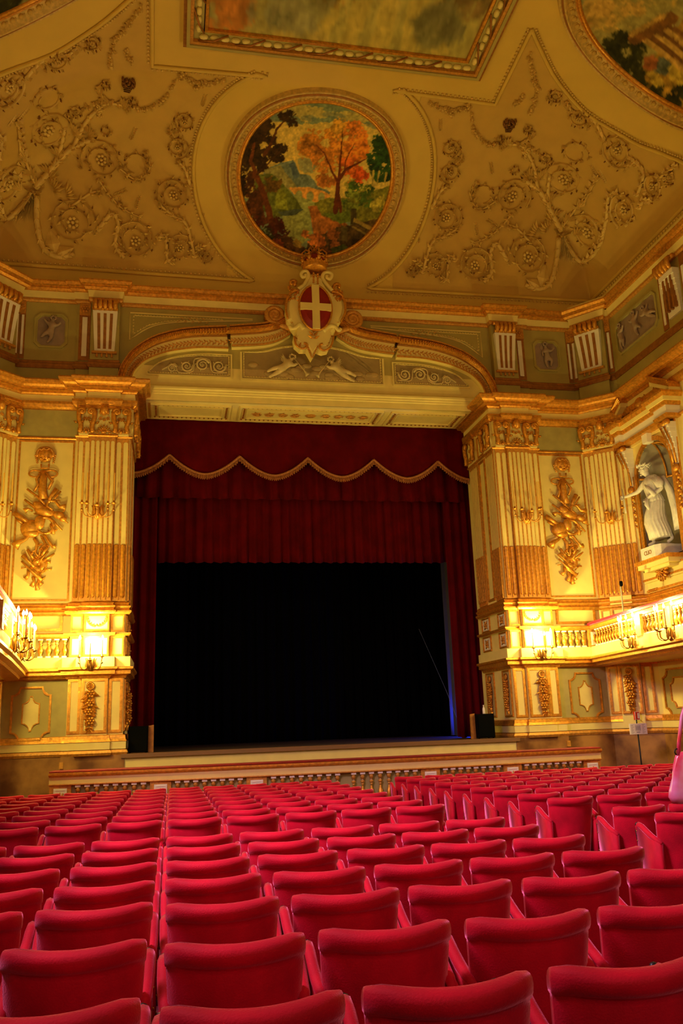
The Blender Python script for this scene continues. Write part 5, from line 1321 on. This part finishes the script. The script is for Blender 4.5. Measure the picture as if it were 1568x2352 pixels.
def inpoly(x, y, P):
    r = False; j = len(P)-1
    for i in range(len(P)):
        if (P[i][1] > y) != (P[j][1] > y) and x < (P[j][0]-P[i][0])*(y-P[i][1])/(P[j][1]-P[i][1])+P[i][0]: r = not r
        j = i
    return r
def resample(P, d):
    out = [P[0]]; 
    for a, b in zip(P[:-1], P[1:]):
        n = max(1, int(hypot(b[0]-a[0], b[1]-a[1])/d))
        for k in range(1, n+1): out.append((a[0]+(b[0]-a[0])*k/n, a[1]+(b[1]-a[1])*k/n))
    return out
ucs = [s2v(.08*k) for k in range(0, 112)]; 
cells = []
for i in range(len(ucs)-1):
    for j in range(len(ucs)-1):
        cx_, cy_ = 9.02-(ucs[i]+ucs[i+1])/2, (ucs[j]+ucs[j+1])/2
        if inpoly(cx_, cy_, SO): cells.append((i, j))
R_SCR = [(1211,590,47,2.9,-1,1.9),(1089,610,41,.3,1,1.9),(999,612,31,3.4,-1,1.8),(946,627,15,0,1,1.5),(1024,500,38,-1.4,1,1.9),(1034,397,25,-1.5,-1,1.7),(1034,340,22,-1.2,1,1.6),(1176,450,43,-.6,1,1.9),
         (1294,410,45,3.9,-1,1.9),(1109,450,32,-.9,-1,1.1),(1349,532,40,3.4,-1,1.8),(1434,482,36,4.2,-1,1.8),(1499,428,28,4.3,1,1.7),(1419,345,38,-1.2,-1,1.8),(1331,272,24,-1,1,1.7),(1276,218,18,-1,-1,1.5),(1539,407,15,4,1,1.4),
         (1251,362,15,-1.4,1,1.3),(1322,350,30,-.4,1,1.1),(1146,320,10,0,1,1.3),(1211,295,10,2,-1,1.3),(1181,388,10,3,1,1.2)]
R_VIN = [([(1282,545),(1276,600),(1262,650),(1235,665),(1205,655)],.07,.05),([(1164,600),(1140,560),(1125,580),(1128,625),(1110,650)],.05,.04),([(1048,600),(1030,590),(1025,640),(1015,645)],.04,.03),([(968,612),(955,600)],.03,.02),
         ([(968,630),(990,560),(1018,545),(1050,525)],.04,.03),([(990,480),(1010,440),(1030,425)],.04,.03),([(1045,375),(1060,360)],.03,.02),([(1288,530),(1262,480),(1240,440),(1222,425),(1200,408)],.07,.05),([(1262,480),(1258,440),(1262,400)],.05,.04),
         ([(1290,535),(1300,560),(1330,600),(1360,590),(1380,560),(1385,540)],.06,.045),([(1385,545),(1395,500),(1400,450),(1420,440)],.05,.035),([(1470,480),(1480,460),(1500,460)],.04,.03),([(1515,410),(1545,385),(1560,380)],.03,.02),
         ([(1465,450),(1480,400),(1460,370),(1440,380)],.04,.03),([(1390,320),(1370,280),(1350,270)],.04,.03),([(1315,255),(1300,230)],.03,.02),([(1235,440),(1225,380),(1205,340),(1190,330)],.05,.03),([(1175,490),(1150,520),(1120,545),(1080,560)],.025,.01),
         ([(1290,520),(1330,470),(1350,440),(1375,400)],.035,.01),([(1220,560),(1180,520),(1165,525)],.03,.015),([(1190,330),(1160,330),(1150,340)],.03,.02),([(1195,330),(1215,315),(1225,300)],.03,.02),
         ([(1340,470),(1375,400)],.03,.02),([(1141,460),(1100,480),(1080,450),(1095,415)],.02,.01)]
R_FES = [((990,235),(1075,240),18,22),((1075,240),(1090,300),4,8),((1090,300),(1140,330),14,14),((1215,120),(1235,200),16,18),((1235,200),(1215,260),8,12),((1020,245),(1040,262),6,6),((1180,235),(1200,215),4,6),((1210,330),(1240,350),4,6)]
for s in (-1, 1):
    g = MB(); ids = {}; 
    for (i, j) in cells:
        q = []
        for a, b in ((i,j),(i+1,j),(i+1,j+1),(i,j+1)):
            if (a, b) not in ids: ids[a, b] = len(g.V); g.V.append(tuple(vp(XC+s*(9.02-ucs[a]), VY-ucs[b], .012)))
            q.append(ids[a, b])
        g.Fc.append(tuple(q))
    SP = g.build('relief_panel', CEILP, CE, True)
    B_ = resample(SO+[SO[0]], .12)
    W3 = [vp(XC+s*a, VY-b, .03) for a, b in B_]
    g = MB(); g.tube([tuple(p) for p in W3], .055, 5); g.build('panel_moulding', CEIL, SP, True)
    _a, _b = W3[0], W3[1]; _q = _a+(_b-_a)*.5+vn(_a.x, _a.y).cross((_b-_a).normalized())*.1; sgb = 1 if inpoly(s*(_q.x-XC), VY-_q.y, SO) else -1
    g = MB(); acc = 0
    for a, b in zip(W3[:-1], W3[1:]):
        L_ = (b-a).length; n = max(1, round(L_/.1))
        for k in range(n):
            p = a+(b-a)*(k/n); nn_ = vn(p.x, min(p.y, VY-.01)); p = p+nn_.cross((b-a).normalized())*(.1*sgb); g.ell(tuple(p), .034, 5, 3)
    e = g.build('bead_moulding', REL, SP, True); e['kind'] = 'stuff'
    def loc_frame(px, py):
        X, Y = hit(px, py); P0 = vp(X, Y); n = vn(X, Y); X1, Y1 = hit(px+6, py); e1 = vp(X1, Y1)-P0; X2, Y2 = hit(px, py-6); e2 = vp(X2, Y2)-P0
        e1 = e1-n*e1.dot(n); e2 = e2-n*e2.dot(n); k = (e1.length+min(e2.length, e1.length*1.5))/12; e1.normalize(); e2 = (e2-e1*e2.dot(e1)).normalized()
        def F_(u, v, h, s=s, P0=P0, e1=e1, e2=e2, n=n, k=k):
            p = P0+e1*(u*k)+e2*(v*k)+n*h
            return (p.x if s > 0 else 2*XC-p.x, p.y, p.z)
        return F_, k
    for i, (px, py, r, a0, d, tn) in enumerate(R_SCR):
        F_, k = loc_frame(px, py); g = MB(F_); sp = spiral((0,0), r, a0, d, tn, k=.95, rmin=.3 if tn > 1.2 else .5); n = len(sp); w0 = min(.1, r*k*.17)
        g.tube([(a, b, .04) for a, b in sp], [w0*(1-.5*j/n) for j in range(n)], 6)
        o = g.build('scroll', REL, SP, True)
        g = MB(F_)
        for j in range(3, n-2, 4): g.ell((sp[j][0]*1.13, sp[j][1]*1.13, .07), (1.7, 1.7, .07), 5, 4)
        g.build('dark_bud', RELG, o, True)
        g = MB(F_); rr = random.Random(i)
        for j in range(0, n-2, 2):
            a, b = sp[j]; an = atan2(b, a)+d*(.8+rr.uniform(-.1,.2)); g.leaf(a, b, an, r*.2*rr.uniform(.8,1.1)+3.5, r*.1+2, .05, .11)
            if rr.random() < .6: g.leaf(a, b, an+pi+.3, r*.18, r*.09+1.5, .05, .09)
        g.build('acanthus_leaf', REL, o)
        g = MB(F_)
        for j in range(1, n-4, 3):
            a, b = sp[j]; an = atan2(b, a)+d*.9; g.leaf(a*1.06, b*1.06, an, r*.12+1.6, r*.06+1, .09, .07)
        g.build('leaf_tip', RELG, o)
        g = MB(F_); rc = r*.27
        if tn > 1.2 and r > 12:
            for q in range(7): a = 2*pi*q/7; g.ell((cos(a)*rc*.7, sin(a)*rc*.7, .05), (rc*.34, rc*.34, .045), 6, 4)
            g.ell((0,0,.07), (rc*.32, rc*.32, .06), 6, 4); g.build('rosette', REL, o, True)
    for i, (Pp, r0, r1) in enumerate(R_VIN):
        L = smooth_line(Pp, 5); W_ = []
        for x, y in L:
            X, Y = hit(x, y); p = vp(X, Y, .045); W_.append((p.x if s > 0 else 2*XC-p.x, p.y, p.z))
        g = MB(); n = len(W_); g.tube(W_, [1.35*(r0+(r1-r0)*k/(n-1)) for k in range(n)], 6); o = g.build('vine_stem', REL, SP, True)
        rr = random.Random(i+50); g = None
        for j in range(0, len(L)-1, 2):
            F_, k = loc_frame(*L[j]); 
            if g is None: g = MB(F_)
            g.M = F_
            an = atan2(-(L[j+1][1]-L[j][1]), L[j+1][0]-L[j][0])
            for sg in (-1, 1): g.leaf(0, 0, an+sg*rr.uniform(.4,.9), rr.uniform(9,15), 7, .05, .11)
        g.build('acanthus_leaf', REL, o)
    for i, (a, b, sag, n) in enumerate(R_FES):
        rr = random.Random(i+90); g = MB()
        for j in range(n):
            t = j/max(1, n-1); x = a[0]+(b[0]-a[0])*t; y = a[1]+(b[1]-a[1])*t+sag*sin(pi*t)*.8
            F_, k = loc_frame(x+rr.uniform(-3,3), y+rr.uniform(-3,3)); g.M = F_
            g.ell((0,0,.05), (rr.uniform(2.2,3.6),)*2+(.08,), 5, 4)
            for q in range(3): g.leaf(0, 0, rr.uniform(0,6.28), rr.uniform(5,9), 3.6, .04, .08)
        g.build('flower_festoon', REL, SP)
    # basket, grapes and the tied sheaf
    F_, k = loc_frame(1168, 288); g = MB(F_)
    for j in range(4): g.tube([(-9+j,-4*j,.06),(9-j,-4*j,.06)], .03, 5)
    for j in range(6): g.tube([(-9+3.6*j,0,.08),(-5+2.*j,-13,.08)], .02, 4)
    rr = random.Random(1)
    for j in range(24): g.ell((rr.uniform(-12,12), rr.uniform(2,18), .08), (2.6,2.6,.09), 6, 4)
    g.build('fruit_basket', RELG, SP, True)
    F_, k = loc_frame(1206, 350); g = MB(F_)
    for j in range(26): g.ell((rr.uniform(-9,9)*(1-j/50), 14-j, .07), (2.6,2.6,.07), 6, 4)
    g.build('grape_bunch', REL, SP, True)
    F_, k = loc_frame(1290, 540); g = MB(F_)
    for j in range(22):
        a = -pi/2+(-.50+1.05*j/21)*.95; L_ = rr.uniform(80,125)
        g.tube([(0,0,.1),(cos(a+.1)*L_*.4+6,sin(a)*L_*.4,.12),(cos(a)*L_+10,sin(a)*L_,.05)], [.03,.045,.02], 5)
        for q in range(3): g.leaf(cos(a)*L_*(.5+.2*q)+9, sin(a)*L_*(.5+.2*q), a+.3, 16, 6, .05, .07)
    g.tube([(-16,4,.1),(0,0,.17),(17,6,.1)], .09, 7); g.tube([(-16,4,.1),(-22,14,.1),(-12,16,.1)], .05, 6); g.tube([(17,6,.1),(24,16,.1),(14,18,.1)], .05, 6)
    g.build('tied_sheaf', REL, SP, True)
    for (x, y, a, n) in ((1268,495,1.9,8),(1262,455,1.8,7),(1245,400,2.2,6),(1300,500,1.0,7),(1330,470,.9,5),(1230,530,2.6,5),(1165,330,2.,4),(1215,400,2.4,6),(1255,520,2.2,7),(1320,530,.6,7)):
        F_, k = loc_frame(x, y); g = MB(F_)
        for j in range(n): g.leaf(0, -2*j, a+(j-n/2)*.35, rr.uniform(18,30), 9, .06, .13)
        g.build('leaf_spray', REL, SP)
    for (x, y, a) in ((1094,542,1.75),(1120,550,1.3),(1170,610,2.),(1130,400,1.9),(1392,420,1.9),(1372,405,1.9),(1140,520,2.6),(960,560,1.6),(1010,300,1.7)):
        F_, k = loc_frame(x, y); g = MB(F_)
        for j in range(7): 
            g.leaf(cos(a)*j*4, sin(a)*j*4, a+.6, 8, 3, .02, .04); g.leaf(cos(a)*j*4, sin(a)*j*4, a-.6, 8, 3, .02, .04)
        g.build('corn_ear', REL, SP)
# ------------------------------------------------------------------ seats
def seat_proto():
    t = thing('theatre_seat', 'red velvet seat', 'seat')
    prof = [(.22,.03,.245),(.30,.045,.255),(.5,.055,.27),(.74,.06,.290),(.84,.062,.296),(.862,.056,.297),(.872,.082,.302),(.89,.102,.304),(.918,.106,.305),(.94,.088,.303),(.952,.055,.299),(.957,.015,.29)]
    nx = 12; vs = []; m = 2*(nx+1)
    def dz(z, f): return (.014*(f*f-.5)-.016*f**12)*max(0, (z-.6)/.35)
    for z, th, w in prof:
        y0 = .085*(.95-z)/.65
        for k in range(nx+1):
            f = -1+2*k/nx; e = (1-abs(f)**6*.55); vs.append((w*f, y0+.105*f*f-th*.62*e, z+dz(z,f)))
        for k in range(nx, -1, -1):
            f = -1+2*k/nx; e = (1-abs(f)**6*.55); vs.append((w*f, y0+.105*f*f+th*.38*e, z+dz(z,f)))
    n = len(prof); g = MB(); g.add(vs, [(j*m+k,j*m+(k+1)%m,(j+1)*m+(k+1)%m,(j+1)*m+k) for j in range(n-1) for k in range(m)]+[tuple(range(m)), tuple(range((n-1)*m, n*m))])
    g.build('backrest', VEL, t, True)
    g = MB(); P = [(-.24,.14),(.24,.14),(.26,.3),(.24,.52),(.15,.56),(-.15,.56),(-.24,.52),(-.26,.3)]
    g.M = lambda u, v, h: (u, v, h); g.prism(P, .36, .45, .08, .02); g.build('seat_cushion', VEL, t, True)
    for s in (-1, 1):
        g = MB(); x = s*.300
        pts = [(x*.97,.06,.67),(x,.14,.695),(x*1.01,.22,.72),(x*1.02,.30,.755),(x*1.02,.38,.79),(x*1.02,.43,.80),(x*1.02,.455,.775),(x*1.02,.455,.70)]
        g.tube(pts, [.02,.028,.03,.03,.03,.03,.027,.02], 8)
        top = [(a[1], a[2]) for a in pts[:-1]]; poly = [(.06,.14)]+top+[(.455,.6),(.42,.14)]
        g.M = lambda u, v, h, s=s: (s*(.28+h), u, v); g.prism(poly, 0, .045)
        ar = g.build('arm_rest', VEL, t, True)
        g = MB(); g.tube([(x*1.01,.465,.79),(x*1.01,.475,.74),(x*1.01,.47,.6),(x*1.0,.435,.2)], [.018,.022,.014,.012], 6); g.ell((x*1.01,.47,.80), (.024,.02,.024), 6, 4); g.build('front_trim', MET, ar, True)
        g = MB(); 
        for k in range(6): g.ell((s*.327,.45,.74-.09*k), (.007,.008,.008), 5, 3)
        g.build('brass_stud', BRS, ar, True)
        g = MB(); g.box(x-.02,x+.02,.12,.36,.02,.2); g.box(x-.03,x+.03,.08,.4,0,.025); g.build('leg', MET, t)
    return t
SEAT = seat_proto()
ORD = ['first','second','third','fourth','fifth','sixth','seventh','eighth','ninth','tenth','eleventh','twelfth','thirteenth','fourteenth','fifteenth','sixteenth','seventeenth','eighteenth']
rows = [3.05,3.98,4.92,5.82,6.72,7.62,8.48]+[10.45+.965*k for k in range(9)]
def scr(x, y, z):
    d = Vector((x, y, z))-EYE; w = d.dot(_f)
    return (784+FPX*d.dot(_r)/w, 1176-FPX*d.dot(_u)/w) if w > .1 else (-9999, 9999)
used = False; cnt = 0
for ri, y in enumerate(rows):
    rn = ORD[ri] if ri < len(ORD) else str(ri)
    for blk in ('left', 'right'):
        n = 12 if blk == 'left' else 10
        for c in range(n):
            x = (2.985-.676*c) if blk == 'left' else (4.95+.674*c)
            if blk == 'right' and y < 7.2: continue
            if blk == 'right' and x > 11.5: continue
            if blk == 'left' and x < -4.6: continue
            yy = y+(.32 if (blk == 'right' and y < 9) else 0)+(.12 if blk == 'left' and x < -.1 and y < 5 else 0)
            fz = floor_z(yy); a = scr(x-.33, yy, fz+.98); b = scr(x+.33, yy, fz+.98); c2 = scr(x, yy+.3, fz+.9)
            if b[0] < -10 or a[0] > 1578 or min(a[1], c2[1]) > 2360: continue
            o = SEAT if not used else copy_tree(SEAT); used = True; cnt += 1
            jx = random.Random(ri*50+c+(0 if blk == 'left' else 25))
            o.location = (x+jx.uniform(-.006,.006), yy+jx.uniform(-.012,.012), fz+.001); o.rotation_euler = (radians(1.0), 0, jx.uniform(-.014,.014)); 
            tag(o, 'red velvet seat, %s row from the camera, %s seat %s of the central aisle' % (rn, ORD[c], blk), 'seat', 'red velvet seats in rows facing the stage')
print('SEATS', cnt)
# ------------------------------------------------------------------ notice stand, call box, boom, dado box, handbag
sx, sy = 11.42, 20.1; fz = floor_z(sy)
t = thing('notice_stand', 'white printed notice board on a thin black stand before the marble dado at the right', 'stand', (sx, sy, fz+.002))
g = MB(); g.tube([(0,0,.03),(0,0,1.95)], .018, 6); g.build('pole', MET, t, True)
g = MB(); g.lathe((0,0,0), [(.2,0),(.2,.02),(.04,.04)], 14, 'h'); g.tube([(0,0,.7),(.06,-.04,.72),(.09,-.04,.74)], .015, 5); g.build('base', MET, t, True)
g = MB(lambda u, v, h: (u, -.03-h, v)); g.box(-.235,.235,1.60,1.86,0,.02); b_ = g.build('board', WHITE, t)
g = MB(lambda u, v, h: (u, -.052-h, v)); rr = random.Random(8)
for k in range(9): w_ = rr.uniform(.05,.09); g.box(-.2,-.2+w_,1.625+.025*k,1.632+.025*k,0,.001); g.box(.10,.10+w_,1.625+.025*k,1.632+.025*k,0,.001)
g.frame(-.08,.06,1.68,1.82,.006,0,.001); g.box(-.06,.04,1.64,1.655,0,.001)
for k in range(6): g.box(-.065+.02*k,-.055+.02*k,1.70,1.80,0,.001)
g.build('printed_plan', mat('grey_ink', (.25,.25,.28), .7), b_)
t = thing('fire_call_box', 'small red call box with a white plate on the wall above the notice board', 'call box', (11.62, 20.9, 2.0))
xx, zz2 = at(1458, 1645, 21.6)
t.location = (xx, 21.55, zz2-.1)
g = MB(lambda u, v, h: (u, -h, v)); g.box(-.07,.07,0,.22,0,.07); hb = g.build('housing', mat('signal_red', (.6,.02,.015), .4), t)
g = MB(lambda u, v, h: (u, -h, v)); g.box(.0,.05,.04,.18,.07,.076); g.frame(-.07,.07,0,.22,.012,.07,.078); g.build('plate', WHITE, hb); g = MB(); g.tube([(0,.0,.1),(.2,.35,.1)], .012, 5); g.build('mounting_arm', MET, t)
for s in (-1, 1):
    g = MB(front(YP-.1)); x = XC+s*(6.47); g.box(x-.05,x+.05,.93,1.08,-.02,.04); tag(g.build('switch_plate', GOLDM, None), 'small pale switch plate on the marble dado beside the %s proscenium pier' % SIDE[s], 'switch')
px_, py_ = XC+7.72, 20.9
pz0, pz1 = at(1432, 1412, py_)[1], at(1425, 1343, py_)[1]; bx = at(1432, 1412, py_)[0]
t = thing('spotlight_pole', 'pale vertical pole with a small dark spotlight on top rising behind the right balcony rail', 'pole', (bx, py_+.0, 3.31))
g = MB(); g.tube([(0,0,0),(0,0,pz1-3.31-.05)], .022, 8); g.build('pole_tube', mat('cream_tube', (.8,.74,.5), .4), t, True)
g = MB(); g.lathe((0,-.05,pz1-3.36), [(.03,0),(.045,.05),(.045,.12),(.03,.14)], 10, 'h'); g.build('spotlight_head', BLK, t, True)
g = MB(); g.lathe((0,0,0), [(.16,0),(.16,.02),(.03,.05)], 12, 'h'); g.build('pole_base', MET, t, True)
# handbag
BY = 4.6; bx0, bz0 = at(1532, 1780, BY); _, bzb = at(1565, 1845, BY); _, bzt = at(1565, 1735, BY)
t = thing('handbag', 'shiny pink and red leather handbag with a strap at the right edge of the picture', 'handbag', (bx0+.2, BY, bzb))
def bagp(u, v, w): return (u, v, w)
g = MB(); H = bzt-bzb+.02; vs = []; n = 20; m = 9
for j in range(m):
    z = j/(m-1); w_ = .205*(1-.42*z**1.5)*(1 if j else .9); d_ = .07*(1-.6*z)
    for k in range(n):
        a = 2*pi*k/n; f = 1+.05*sin(a*7+j*.7)*(.4+z); vs.append((w_*f*math.copysign(abs(cos(a))**.8, cos(a)), d_*f*sin(a), z*H+.02*sin(a*3)*(1-z)*0))
g.add(vs, [(j*n+k,j*n+(k+1)%n,(j+1)*n+(k+1)%n,(j+1)*n+k) for j in range(m-1) for k in range(n)]+[tuple(range(n)), tuple(range((m-1)*n, m*n))])
bg = g.build('bag_body', PINK, t, True)
for sx_ in (-1, 1):
    g = MB(); g.tube([(sx_*.115,-.0,H-.02),(sx_*.10,-.0,H+.06),(sx_*.06,0,H+.2),(sx_*.02,0,H+.28)], .011, 6); g.build('strap', PINK, t, True)
    g = MB(); g.tube([(sx_*.118+.018*cos(a*pi/5),-.0,H+.0+.018*sin(a*pi/5)) for a in range(10)], .004, 5, closed=True); g.build('metal_ring', MET, t, True)
